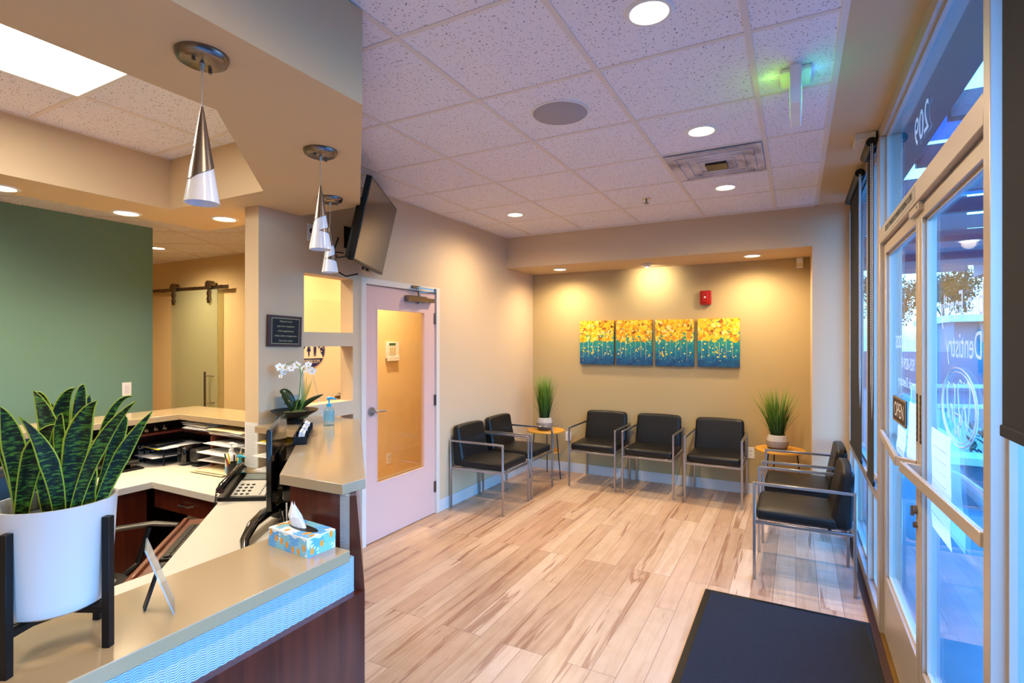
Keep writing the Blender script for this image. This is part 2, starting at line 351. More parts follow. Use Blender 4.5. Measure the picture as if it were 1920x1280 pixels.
    def text(s,body,size,o,right,up,mi=None,align='CENTER',sx=1.,ext=0.,sp=1.,depth=0.):
        cu=bpy.data.curves.new('t','FONT'); cu.body=body; cu.size=size; cu.align_x=align; cu.align_y='CENTER'; cu.space_character=sp; cu.extrude=ext; cu.resolution_u=3
        ob=bpy.data.objects.new('t',cu); COL.objects.link(ob); dg=bpy.context.evaluated_depsgraph_get(); dg.update()
        me=bpy.data.meshes.new_from_object(ob.evaluated_get(dg)); r=V(*right).normalized(); u=V(*up).normalized(); n=r.cross(u)
        vs=[s.bm.verts.new(V(*o)+r*(v.co.x*sx)+u*v.co.y+n*(v.co.z+depth)) for v in me.vertices]
        for p in me.polygons:
            try: f=s.bm.faces.new([vs[i] for i in p.vertices]); f.material_index=s.mi if mi is None else mi
            except ValueError: pass
        bpy.data.objects.remove(ob); bpy.data.curves.remove(cu); bpy.data.meshes.remove(me); return s
    def build(s,name,mats,parent=None,world=True,bevel=0,seg=2,smooth=35,label=None,org=None,weld=False):
        if weld: bmesh.ops.remove_doubles(s.bm,verts=s.bm.verts,dist=1e-5)
        if not isinstance(mats,(list,tuple)): mats=[mats]
        me=bpy.data.meshes.new(name)
        if world:
            xs=[v.co for v in s.bm.verts]
            if org is None:
                o=V((min(v.x for v in xs)+max(v.x for v in xs))/2,(min(v.y for v in xs)+max(v.y for v in xs))/2,min(v.z for v in xs))
            else:o=V(*org)
            for v in s.bm.verts: v.co-=o
        else:o=V(0,0,0)
        s.bm.to_mesh(me); s.bm.free()
        ob=bpy.data.objects.new(name,me); COL.objects.link(ob)
        for m in mats: me.materials.append(M[m] if isinstance(m,str) else m)
        for p in me.polygons:p.use_smooth=True
        me.set_sharp_from_angle(angle=math.radians(smooth))
        if parent is not None:
            ob.parent=parent; ob.location=o-WL[parent] if world else o
        else: ob.location=o
        WL[ob]=o if world else (WL.get(parent,V(0,0,0)).copy() if parent else o)
        if bevel:
            b=ob.modifiers.new('bevel','BEVEL'); b.width=bevel; b.segments=seg; b.limit_method='ANGLE'; b.angle_limit=math.radians(40)
        if label: ob['label']=label
        return ob
def tag(o,label,cat,group=None):
    o['label']=label; o['category']=cat
    if group:o['group']=group
    return o
def thing(name,label,cat,loc=(0,0,0),rz=0,group=None):
    o=bpy.data.objects.new(name,None); COL.objects.link(o); o.location=loc; o.rotation_euler=(0,0,rz); o.empty_display_size=.05; WL[o]=V(*loc)
    return tag(o,label,cat,group)
def struct(ob): ob['kind']='structure'; return ob
def dup(root,loc,rz,label=None,group=None):
    r=root.copy(); COL.objects.link(r); r.location=loc; r.rotation_euler=(0,0,rz); WL[r]=V(*loc)
    if label:r['label']=label
    if group:r['group']=group
    for ch in list(root.children):
        c=ch.copy(); COL.objects.link(c); c.parent=r
        for g in ch.children:
            d=g.copy(); COL.objects.link(d); d.parent=c
    return r
def light(kind,name,loc,parent,energy,color,**k):
    d=bpy.data.lights.new(name,kind); d.energy=energy; d.color=color
    for a,v in k.items(): setattr(d,a,v)
    o=bpy.data.objects.new(name,d); COL.objects.link(o)
    if parent: o.parent=parent; o.location=V(*loc)-WL[parent]
    else: o.location=loc
    return o
# ---------------------------------------------------------------- dimensions
ZC=2.783; ZS=2.435; ZH=2.62; XL=-2.94; YB=6.05; YA=5.35; XR=.40; Y0=-1.6
WARM=(1.0,.78,.50)
# ---------------------------------------------------------------- SHELL
struct(MB().box(-8.6,.52,Y0-.1,6.2,-.06,0).build('floor','floor',org=(0,0,0)))
struct(MB().box(-3.0,.17,Y0,YA+.02,ZC,ZC+.06).build('ceiling','tile',org=(0,0,0)))
g=MB(); gx=[-1.3817+.6096*k for k in range(-3,3)]; gy=[1.6221+.6096*k for k in range(-6,7)]
for x in gx:
    if -2.98<x<.17: g.box(x-.0125,x+.0125,Y0,YA,ZC-.004,ZC+.001)
for y in gy:
    if y<YA: g.box(-2.94,.17,y-.0105,y+.0105,ZC-.003,ZC+.001)
g.box(.145,.17,Y0,YA,ZC-.005,ZC+.001); g.box(-2.94,.17,YA-.022,YA,ZC-.005,ZC+.001); g.box(XL,XL+.022,2.47,YA,ZC-.005,ZC+.001)
struct(g.build('trim_1','grid'))
struct(MB().box(.17,.46,Y0,YA+.1,ZC-.004,ZC+.06).build('ceiling','paint_soffit'))
# soffit over the reception desk with an eight-sided recess
outer=[(-1.365,Y0),(-1.365,1.416),(-2.405,2.474),(-3.07,2.474),(-3.96,2.474),(-3.96,Y0)]
hole=[(-1.865,-.6),(-1.865,1.195),(-2.635,1.961),(-3.533,1.961),(-3.533,-.6)]
struct(MB().ring(outer,hole,ZS,ZC-.012).build('ceiling','paint_soffit'))
struct(MB().prism([(-3.56,-.63),(-1.84,-.63),(-1.84,1.205),(-2.62,1.99),(-3.56,1.99)],2.755,2.768).build('ceiling','tile',org=(0,0,0)))
g=MB()
for x in (-2.985,-2.375,-3.533+.01): g.box(x-.012,x+.012,-.6,1.95,2.751,2.756)
for y in (.025,1.245,1.855): g.box(-3.53,-1.87,y-.011,y+.011,2.752,2.756)
struct(g.build('trim_2','grid'))
# hall ceiling
struct(MB().box(-8.6,-3.96,Y0,4.1,ZH,ZH+.06).box(-3.96,-3.07,2.474,6.1,ZH,ZH+.06).build('ceiling','tile',org=(0,0,0)))
g=MB(); a=math.radians(30); d=V(-math.sin(a),math.cos(a),0); e=V(math.cos(a),math.sin(a),0)
o=V(-5.119,2.912,0)
for k in range(-4,6):
    for dr,st in ((d,e),(e,d)):
        # clip segments to the visible rectangle of the hall
        pts=[]
        for t in [i*.02 for i in range(-150,151)]:
            q=o+st*(.6096*k)+dr*t
            if -8.4<q.x<-4.0 and .9<q.y<3.96: pts.append(q)
        if len(pts)>2: g.bar((pts[0].x,pts[0].y,ZH-.001),(pts[-1].x,pts[-1].y,ZH-.001),.024,.004)
struct(g.build('trim_3','grid'))
# left wall with door opening and three cubby openings
g=MB(); x0,x1=-3.07,XL
g.box(x0,x1,2.155,2.5,0,ZC); g.box(x0,x1,2.952,3.075,0,ZC); g.box(x0,x1,3.99,YB+.1,0,ZC); g.box(x0,x1,3.075,3.99,2.035,ZC)
for a_,b_ in ((0,.62),(1.045,1.148),(1.555,1.655),(2.058,ZC)): g.box(x0,x1,2.5,2.952,a_,b_)
struct(g.build('wall_left','paint'))
struct(MB().box(-3.072,-3.062,2.9525,2.953,.62,2.058).build('trim_4','blackm')) if 0 else None
# alcove
struct(MB().box(-3.07,.5,YB,YB+.1,0,ZC).build('wall_back','paint_accent'))
struct(MB().box(XL,.46,YA,YB,2.43,ZC+.03).build('wall_header','paint'))
struct(MB().box(.128,.46,YA,YB,0,2.43).build('wall_right','paint'))
g=MB(); g.box(XL,XL+.008,4.04,YB,0,.11); g.box(XL,.128,YB-.008,YB,0,.11); g.box(.12,.128,YA,YB,0,.11); g.box(.12,.40,YA-.008,YA,0,.11)
struct(g.build('baseboard_left','base'))
# door casing
g=MB(); g.box(XL-.13,XL+.014,3.03,3.078,0,2.085); g.box(XL-.13,XL+.014,3.988,4.036,0,2.085); g.box(XL-.13,XL+.014,3.078,3.988,2.037,2.085)
struct(g.build('trim_4','trimw',bevel=.003))
# corridor & hall walls
struct(MB().box(-4.05,-3.95,2.95,6.1,0,ZH).build('wall_corridor','paint_warmlit'))
struct(MB().box(-4.0,-3.0,6.05,6.15,0,ZH).build('wall_corridor_end','paint_warmlit'))
struct(MB().box(-8.6,-4.05,3.97,4.07,0,ZH).build('wall_hall','paint_warmlit'))
struct(MB().box(-8.7,-8.6,Y0,4.07,0,ZH).build('wall_hall_end','paint_warmlit'))
struct(MB().box(-5.27,-5.15,Y0,2.70,0,ZH).build('wall_green','paint_green'))
struct(MB().box(-8.7,.52,Y0-.1,Y0,0,ZC+.05).build('wall_front','paint'))
g=MB(); g.box(-3.95,-3.938,2.95,6.05,0,.11); struct(g.build('baseboard_corridor','base'))
# roof slab keeping daylight out above everything
struct(MB().box(-8.8,.55,Y0-.2,6.3,ZC+.07,ZC+.12).build('ceiling_roof','paint_soffit'))
# ---------------------------------------------------------------- DOORS (interior)
dr=struct(MB().box(XL-.045,XL-.004,3.082,3.207,.008,2.03).box(XL-.045,XL-.004,3.835,3.985,.008,2.03).box(XL-.045,XL-.004,3.207,3.835,.008,.45).box(XL-.045,XL-.004,3.207,3.835,1.858,2.03).build('door_1','door'))
dr['label']='pink painted interior door with a tall glass lite'
MB().box(XL-.028,XL-.022,3.2,3.84,.44,1.865).build('glass_pane','glassdoor',dr)
g=MB(); 
for a_ in ((3.207,3.219),(3.823,3.835)): g.box(XL-.02,XL-.002,a_[0],a_[1],.45,1.858)
g.box(XL-.02,XL-.002,3.219,3.823,.45,.462); g.box(XL-.02,XL-.002,3.219,3.823,1.846,1.858); g.build('glazing_bead','door',dr)
g=MB(); g.cyl((XL-.004,3.145,1.04),(XL+.012,3.145,1.04),.033,seg=24); g.cyl((XL+.012,3.145,1.04),(XL+.05,3.145,1.04),.011); g.tube([(XL+.048,3.14,1.04),(XL+.05,3.19,1.042),(XL+.052,3.26,1.038)],[.011,.010,.008],10); g.build('lever_handle','steel',dr)
for z in (.25,1.05,1.80):
    MB().cyl((XL+.004,3.993,z-.05),(XL+.004,3.993,z+.05),.009,seg=10).box(XL-.002,XL+.003,3.965,4.01,z-.05,z+.05).build('hinge','nickel',dr)
g=MB(); g.box(XL-.002,XL+.045,3.55,3.80,1.935,1.985); g.box(XL-.002,XL+.04,3.80,3.92,1.94,1.975); g.cyl((XL+.028,3.71,1.985),(XL+.028,3.71,2.03),.012); g.cyl((XL+.028,3.71,1.92),(XL+.028,3.71,1.935),.014)
g.bar((XL+.028,3.71,2.02),(XL+.12,3.82,2.03),.018,.008); g.bar((XL+.12,3.82,2.045),(XL+.02,3.68,2.06),.012,.010); g.box(XL,XL+.03,3.62,3.72,2.05,2.075); g.cyl((XL+.12,3.82,2.02),(XL+.12,3.82,2.055),.012)
g.build('door_closer','nickel',dr)
d2=struct(MB().box(-3.948,-3.93,3.02,3.90,.01,1.985).build('door_2','door2')); MB().cyl((-3.93,3.76,1.06),(-3.89,3.76,1.06),.03,.012).cyl((-3.9,3.76,1.06),(-3.87,3.76,1.06),.026,.02).bar((-3.875,3.77,1.06),(-3.875,3.66,1.06),.012,.02).build('lever_handle','nickel',d2)
# restroom sign
sg=tag(MB().cyl((-3.93,3.42,1.51),(-3.922,3.42,1.51),.155,seg=40).build('restroom_sign','navy'),'dark blue round restroom sign with pale triangle and figures seen through the lower wall opening','sign')
g=MB()
tri=[(-.135,-.075),(.135,-.075),(0,.15)]
g.face([(-3.919,3.42+a_,1.51+b_) for a_,b_ in tri]); g.text('RESTROOM',.045,(-3.919,3.42,1.51-.105),(0,1,0),(0,0,1),sx=.8)
g.build('pale_triangle','paper2',sg)
g=MB()
for dy,sk in ((-.035,1),(.035,0)):
    g.cyl((-3.918,3.42+dy,1.555),(-3.9165,3.42+dy,1.555),.012,seg=10)
    pr=[(-.012,.03),(.012,.03),(.024,-.01),(.008,-.01),(.006,-.055),(-.006,-.055),(-.008,-.01),(-.024,-.01)] if sk else [(-.018,.03),(.018,.03),(.012,-.055),(.003,-.055),(0,-.01),(-.003,-.055),(-.012,-.055)]
    g.face([(-3.9165,3.42+dy+a_,1.51+b_) for a_,b_ in pr])
g.build('figures','navy',sg)
g=MB(); g.tube([(-3.917,3.53+.022*math.cos(t/10*2*PI*.8),1.52+.022*math.sin(t/10*2*PI*.8)) for t in range(11)],.003,5).cyl((-3.917,3.53,1.56),(-3.917,3.525,1.53),.003,seg=5); g.build('access_mark','paper2',sg)
# keypad and outlet in corridor
kp=thing('alarm_keypad','cream wall keypad with small green display, seen through the pink door glass','keypad',(-3.95,4.54,1.38))
MB().box(-3.95,-3.92,4.44,4.64,1.40,1.585).build('housing','white',kp,bevel=.006); MB().box(-3.92,-3.917,4.475,4.575,1.548,1.572).build('display','lcd',kp)
MB().box(-3.94,-3.905,4.455,4.63,1.375,1.43).build('flip_cover','white',kp,bevel=.004)
g=MB()
for i in range(3):
    for j in range(4): g.box(-3.92,-3.915,4.48+i*.035,4.505+i*.035,1.44+j*.024,1.457+j*.024)
g.build('buttons','paper2',kp)
def outlet(loc,n,label,group=None,sw=False):
    """loc: centre on the wall, n: facing direction"""
    r=thing('light_switch' if sw else 'wall_outlet',label,'switch' if sw else 'outlet',loc,0,group); n=V(*n); t=V(-n.y,n.x,0); c=V(*loc)
    m=Matrix((t,n,V(0,0,1))).transposed().to_4x4(); m.translation=c
    MB().box(-.036,.036,0,.005,-.058,.058,mat=m).build('cover_plate','white',r,bevel=.002)
    if sw: MB().box(-.016,.016,.005,.009,-.034,.034,mat=m).build('rocker','paper',r,bevel=.001)
    else:
        for z in (-.02,.02):
            g=MB(); g.box(-.008,-.005,.0052,.0056,z-.006,z+.006,mat=m); g.box(.005,.008,.0052,.0056,z-.006,z+.006,mat=m); g.box(-.002,.002,.0052,.0056,z-.012,z-.009,mat=m); g.build('socket','dgrey',r)
    return r
outlet((-3.95,4.50,.30),(1,0,0),'white wall outlet seen low through the pink door glass')
outlet((-2.458,YB,.43),(0,-1,0),'white wall outlet on the back wall beside the left side table')
outlet((-.415,YB,.43),(0,-1,0),'white wall outlet on the back wall beside the right side table')
outlet((-5.15,2.487,1.175),(1,0,0),'white rocker light switch on the green wall',sw=True)
# barn door
bd=thing('barn_door','frosted glass sliding door hanging from a metal rail on the hall wall','door',(-6.5,3.9,0))
MB().box(-7.007,-6.063,3.895,3.905,.02,2.225).build('glass_panel','glassfrost',bd)
MB().bar((-8.3,3.90,2.255),(-5.86,3.90,2.235),.012,.04).build('rail','nickel',bd)
for x in (-6.93,-6.20):
    MB().cyl((x,3.86,2.27),(x,3.93,2.27),.05,seg=18).box(x-.022,x+.022,3.87,3.885,2.05,2.3).cyl((x,3.86,2.17),(x,3.91,2.17),.02).cyl((x,3.86,2.1),(x,3.91,2.1),.02).build('roller_hanger','nickel',bd)
for x in (-8.1,-7.3,-6.5,-6.0): MB().cyl((x,3.89,2.245),(x,3.97,2.245),.018,seg=10).build('standoff','nickel',bd)
MB().cyl((-6.215,3.84,.80),(-6.215,3.84,1.23),.013).cyl((-6.215,3.84,1.18),(-6.12,3.9,1.18),.007).cyl((-6.215,3.84,.86),(-6.12,3.9,.86),.007).build('pull_handle','nickel',bd)
# ---------------------------------------------------------------- DOWNLIGHTS
dl=thing('downlight','recessed round downlight, nearest of the row in the tiled ceiling','ceiling light',(0,0,0),0,'round recessed downlights')
MB().lathe([(.066,0),(.070,-.006),(.082,-.006),(.088,0)],seg=36).build('trim_ring','white',dl,world=False)
MB().lathe([(0,-.002),(.066,-.002)],seg=36).build('lens','lens',dl,world=False)
DLS=1.0
DL=[(-.468,1.924,ZC,'recessed round downlight nearest the camera in the tiled ceiling above the mat',60),
(-.471,3.15,ZC,'recessed round downlight in the tiled ceiling just before the square air vent',60),
(-.48,4.393,ZC,'recessed round downlight in the tiled ceiling just beyond the square air vent',60),
(-2.324,4.402,ZC,'recessed round downlight in the tiled ceiling near the left wall',60),
(-2.42,5.70,2.43,'recessed downlight in the alcove soffit above the left plant',26),
(-.375,5.68,2.43,'recessed downlight in the alcove soffit above the right plant',28),
(-3.879,1.872,ZS,'recessed downlight in the desk soffit above the back corner of the desk',16),
(-3.468,2.281,ZS,'recessed downlight in the desk soffit close to the cream column',16),
(-3.845,1.234,ZS,'recessed downlight in the desk soffit at the left picture edge',16),
(-6.20,3.30,ZH,'small recessed downlight in the hall ceiling beside the green wall end',60)]
for i,(x,y,z,lab,en) in enumerate(DL):
    o=dl if i==0 else dup(dl,(x,y,z-.001),0)
    o.location=(x,y,z-.001); o['label']=lab; WL[o]=V(x,y,z-.001)
    light('SPOT','downlight_lamp',(x,y,z-.02),o,en,WARM,spot_size=math.radians(168),spot_blend=1.,shadow_soft_size=.05)
for yy,lab in ((.70,'recessed downlight in the tiled ceiling directly above the camera'),(-.53,'recessed downlight in the tiled ceiling behind the camera')):
    o=dup(dl,(-.47,yy,ZC-.001),0,lab); light('SPOT','downlight_lamp',(-.47,yy,ZC-.02),o,48,WARM,spot_size=math.radians(168),spot_blend=1.,shadow_soft_size=.05)
o=dup(dl,(-3.5,4.3,ZH-.001),0,'recessed downlight in the corridor ceiling behind the pink door'); light('SPOT','downlight_lamp',(-3.5,4.3,ZH-.02),o,62,(1,.83,.58),spot_size=math.radians(160),spot_blend=1.,shadow_soft_size=.05)
o=dup(dl,(-3.5,3.1,ZH-.001),0,'recessed downlight in the corridor ceiling behind the wall openings'); light('SPOT','downlight_lamp',(-3.5,3.1,ZH-.02),o,32,WARM,spot_size=math.radians(160),spot_blend=1.,shadow_soft_size=.05)
o=dup(dl,(-4.6,1.0,ZH-.001),0,'recessed downlight in the hallway ceiling in front of the green wall'); light('SPOT','downlight_lamp',(-4.6,1.0,ZH-.02),o,30,(1,.8,.55),spot_size=math.radians(160),spot_blend=1.,shadow_soft_size=.05)
o=dup(dl,(-6.4,2.2,ZH-.001),0,'added downlight hidden behind the green wall, brightening the hall and sliding door'); light('SPOT','downlight_lamp',(-6.4,2.2,ZH-.02),o,60,(1,.83,.58),spot_size=math.radians(160),spot_blend=1.,shadow_soft_size=.05)  # extra lamp kept out of view, added to brighten the hall
# alcove accent spot
sp=thing('accent_spotlight','small surface spotlight in the middle of the alcove soffit','spotlight',(-1.42,5.74,2.43),0)
MB().lathe([(0,0),(.055,0),(.055,-.012),(.03,-.02),(.03,-.035),(0,-.035)],(-1.42,5.74,2.43),24).build('housing','trimw',sp); MB().lathe([(0,0),(.022,0)],(-1.42,5.74,2.393),20).build('lens','lens',sp)
l=light('SPOT','accent_lamp',(-1.42,5.74,2.375),sp,22,(1,.86,.6),spot_size=math.radians(130),spot_blend=1.,shadow_soft_size=.02); l.rotation_euler=(math.radians(62),0,0)
# troffer
tf=thing('ceiling_troffer','bright rectangular fluorescent panel in the recessed ceiling above the desk','ceiling light',(-2.68,.62,2.755))
MB().box(-2.975,-2.385,.035,1.235,2.742,2.749).build('diffuser','lens_bright',tf)
MB().box(-2.985,-2.965,.025,1.245,2.738,2.756).box(-2.395,-2.375,.025,1.245,2.738,2.756).box(-2.965,-2.395,.025,.045,2.738,2.756).box(-2.965,-2.395,1.225,1.245,2.738,2.756).build('frame','white',tf)
light('AREA','troffer_lamp',(-2.68,.63,2.735),tf,30,(1,.95,.85),shape='RECTANGLE',size=.56,size_y=1.16)
# vent, speaker, sprinkler, exit sign, sensors
vt=thing('air_vent','square dusty air diffuser set in the tiled ceiling','vent',(-.465,3.77,ZC))
MB().box(-.755,-.18,3.475,4.055,ZC-.014,ZC-.006).build('face_plate','vent',vt,bevel=.003)
MB().box(-.53,-.40,3.70,3.83,ZC-.03,ZC-.014).build('centre_core','dgrey',vt)
g=MB()
for s_ in (.11,.17,.23): 
    for a_,b_ in (((-s_,-s_),(s_,-s_)),((s_,-s_),(s_,s_)),((s_,s_),(-s_,s_)),((-s_,s_),(-s_,-s_))): g.bar((-.465+a_[0],3.765+a_[1],ZC-.017),(-.465+b_[0],3.765+b_[1],ZC-.017),.012,.008)
g.build('louvre_rings','vent',vt)
spk=thing('ceiling_speaker','round grey speaker grille in the tiled ceiling','speaker',(-1.083,2.552,ZC))
MB().lathe([(0,-.014),(.12,-.012),(.142,-.006)],(-1.083,2.552,ZC),48).build('grille','mesh_spk',spk); MB().lathe([(.142,-.007),(.15,-.007),(.152,0),(.142,0)],(-1.083,2.552,ZC),48).build('rim','white',spk)
sk=thing('fire_sprinkler','small metal sprinkler head hanging from the tiled ceiling','sprinkler',(-1.099,4.426,ZC))
MB().lathe([(.02,0),(.036,-.003),(.036,0)],(-1.099,4.426,ZC),20).build('escutcheon','chrome',sk); MB().cyl((-1.099,4.426,ZC),(-1.099,4.426,ZC-.04),.007).cyl((-1.099,4.426,ZC-.04),(-1.099,4.426,ZC-.043),.02).build('head','nickel',sk)
ex=thing('exit_sign','white hanging exit sign seen edge-on, glowing green on the ceiling tiles','exit sign',(0,2.68,ZC))
MB().box(-.062,.062,2.60,2.76,ZC-.022,ZC-.001).build('canopy','white',ex,bevel=.006)
MB().box(-.022,.022,2.535,2.83,2.60,ZC-.022).build('housing','white',ex,bevel=.004)
g=MB(); g.text('EXIT',.16,(-.0235,2.683,2.675),(0,-1,0),(0,0,1),sx=.8); g.text('EXIT',.16,(.0235,2.683,2.675),(0,1,0),(0,0,1),sx=.8); g.build('lettering','exitg',ex)
light('POINT','exit_glow',(-.10,2.66,2.745),ex,.08,(.35,1,.15),shadow_soft_size=.02)
light('POINT','exit_glow_blue',(.08,2.66,2.745),ex,.04,(.1,.45,1),shadow_soft_size=.02)
md=thing('motion_sensor','small white motion sensor on the back wall high in the alcove corner','sensor',(.036,YB,2.32)); MB().box(.006,.066,YB-.045,YB,2.325,2.425).build('housing','white',md,bevel=.006); MB().box(.012,.06,YB-.049,YB-.044,2.335,2.37).build('window','paper2',md)
bx=thing('ceiling_sensor_box','small beige box on the ceiling edge above the blinds','sensor',(.365,3.68,2.74)); MB().box(.30,.40,3.60,3.76,2.735,2.779).build('housing','trimw',bx,bevel=.004); MB().tube([(.40,3.68,2.75),(.405,3.66,2.7),(.398,3.62,2.66)],.003,5).build('cable','black',bx)
# fire alarm
fa=thing('fire_alarm','red fire alarm horn strobe on the back wall above the paintings','fire alarm',(-.857,YB,1.975))
MB().prism([(-.052,-.075),(.052,-.075),(.058,-.06),(.058,.075),(-.058,.075),(-.058,-.06)],0,.045,mat=Matrix(((1,0,0,-.857),(0,0,-1,YB),(0,1,0,2.062),(0,0,0,1)))).build('housing','redalarm',fa,bevel=.006,seg=3)
MB().box(-.887,-.832,YB-.058,YB-.044,2.01,2.12).build('strobe_cover','redalarm',fa,bevel=.004)
MB().cyl((-.86,YB-.058,2.066),(-.86,YB-.0595,2.066),.011,seg=14).build('emblem','chalk',fa)
# ---------------------------------------------------------------- PAINTINGS
def painting(x0,x1,z0,z1,seed,label):
    R=random.Random(seed); cx=(x0+x1)/2; w=x1-x0; h=z1-z0; yf=YB-.038
    r=thing('canvas_painting',label,'painting',(cx,YB-.02,z0),0,'four flower canvases in a row')
    MB().box(x0,x1,yf,YB-.002,z0,z1).build('canvas','artbg',r,org=(cx,YB-.02,z0))
    g=MB(); k=0
    def dab(x,z,rr,mi,asp=1.):
        nonlocal k; k+=1; n=7; y=yf-.0006-.000012*(k%90); a0=R.random()*6; rot=R.random()*3
        P_=[]
        for i in range(n):
            a=a0+2*PI*i/n; q=rr*R.uniform(.7,1.15); px=q*math.cos(a); pz=q*asp*math.sin(a)
            X=x+px*math.cos(rot)-pz*math.sin(rot); Z=z+px*math.sin(rot)+pz*math.cos(rot); P_.append((min(max(X,x0+.001),x1-.001),y,min(max(Z,z0+.001),z1-.001)))
        g.face(P_[::-1],mi)
    for i in range(300):
        t=R.random(); zz=z1-(t**1.1)*h*.46; dab(R.uniform(x0,x1),zz,R.uniform(.012,.03),R.choice([0,0,0,6,6,1,1,2,4]) ,R.uniform(.5,1))
    for i in range(110):
        zz=z1-R.random()*h*.5; dab(R.uniform(x0,x1),zz,R.uniform(.004,.011),R.choice([2,2,5,0,4,3,6]),R.uniform(.4,1))
    for i in range(9): dab(R.uniform(x0+.02,x1-.02),z1-R.uniform(.03,.42)*h,R.uniform(.007,.012),3,.6)
    for i in range(26): dab(R.uniform(x0+.02,x1-.02),z0+R.uniform(.2,.5)*h,R.uniform(.004,.012),R.choice([2,2,0,6]),.9)
    for i in range(26): dab(R.uniform(x0+.02,x1-.02),z0+R.uniform(.08,.45)*h,R.uniform(.002,.006),R.choice([5,3,2]),.8)
    for i in range(6):
        x=x0+w*(.12+.14*i+R.uniform(-.02,.02)); zb=z0+R.uniform(.1,.22)*h; zt=z0+R.uniform(.5,.62)*h; q=R.uniform(.0009,.0022); y=yf-.002
        g.face([(x-q*.4,y,zb),(x+q*.4,y,zb),(x+q,y,zt),(x-q,y,zt)],R.choice([2,5,0]))
    g.build('painted_flowers',ART,r,org=(cx,yf,z0))
painting(-2.292,-1.874,1.32,1.837,1,'yellow flowers over teal canvas painting, leftmost of the four')
painting(-1.845,-1.429,1.318,1.837,2,'yellow flowers over teal canvas painting, second from the left of the four')
painting(-1.393,-.977,1.317,1.835,3,'yellow flowers over teal canvas painting, third from the left of the four')
painting(-.938,-.517,1.319,1.838,4,'yellow flowers over teal canvas painting, rightmost of the four below the fire alarm')
# ---------------------------------------------------------------- CHAIRS
def make_chair():
    r=thing('waiting_chair','','chair',group='black and steel waiting room armchairs')
    w,dp,h=.26,.285,.65; q=.009
    for sx in (-1,1):
        for sy in (-1,1): MB().box(sx*w-q,sx*w+q,sy*dp-q,sy*dp+q,0,h).build('leg','steel',r,world=False,bevel=.0015,seg=1)
        MB().box(sx*w-q,sx*w+q,-dp+q,dp-q,h-.018,h).build('armrest','steel',r,world=False,bevel=.0015,seg=1)
    g=MB()
    for sx in (-1,1): g.box(sx*w-q,sx*w+q,-dp+q,dp-q,.376,.394)
    for sy in (-1,1): g.box(-w+q,w-q,sy*dp-q,sy*dp+q,.376,.394)
    g.box(-w+q,w-q,.14,.16,.376,.394); g.build('seat_frame','steel',r,world=False,bevel=.0015,seg=1)
    g=MB(); g.cushion(-.248,.248,-.276,.20,.395,.472,(.0,.004,.014),.026); g.build('seat','leather',r,world=False,weld=True,smooth=80)
    def lean(p):
        t=(p.z-.396)/.38; fr=max(0,min(1,(.272-p.y)/.13)); tt=max(0,t-.15)/.85; p=p.copy()
        p.y+=.052*min(1,t*1.15)*fr+.016*t+.012*(1-(p.x/.245)**2)*fr; p.z+=.008*(1-(p.x/.245)**2)*t; p.x*=1-.06*max(0,t-.25)
        return p
    g=MB(); g.cushion(-.247,.247,.142,.272,.396,.775,(.0,.008,.0),.036,fn=lean); g.build('backrest','leather',r,world=False,weld=True,smooth=80)
    return r
ch=make_chair()
CH=[(-2.63,4.46,PI/2,'black armchair against the left wall nearest the pink door'),
(-2.638,5.065,PI/2,'black armchair against the left wall beside the left side table'),
(-1.945,5.735,0,'black armchair on the back wall, left of the three below the paintings'),
(-1.345,5.74,0,'black armchair on the back wall, middle of the three below the paintings'),
(-.708,5.72,0,'black armchair on the back wall, right of the three, beside the right side table'),
(.04,4.155,-PI/2,'black armchair by the windows closest to the camera'),
(.055,4.885,-PI/2,'black armchair by the windows, behind the nearest one, beside the right side table')]
for i,(x,y,rz,lab) in enumerate(CH):
    if i==0: ch.location=(x,y,0); ch.rotation_euler=(0,0,rz); ch['label']=lab
    else: dup(ch,(x,y,0),rz,lab)
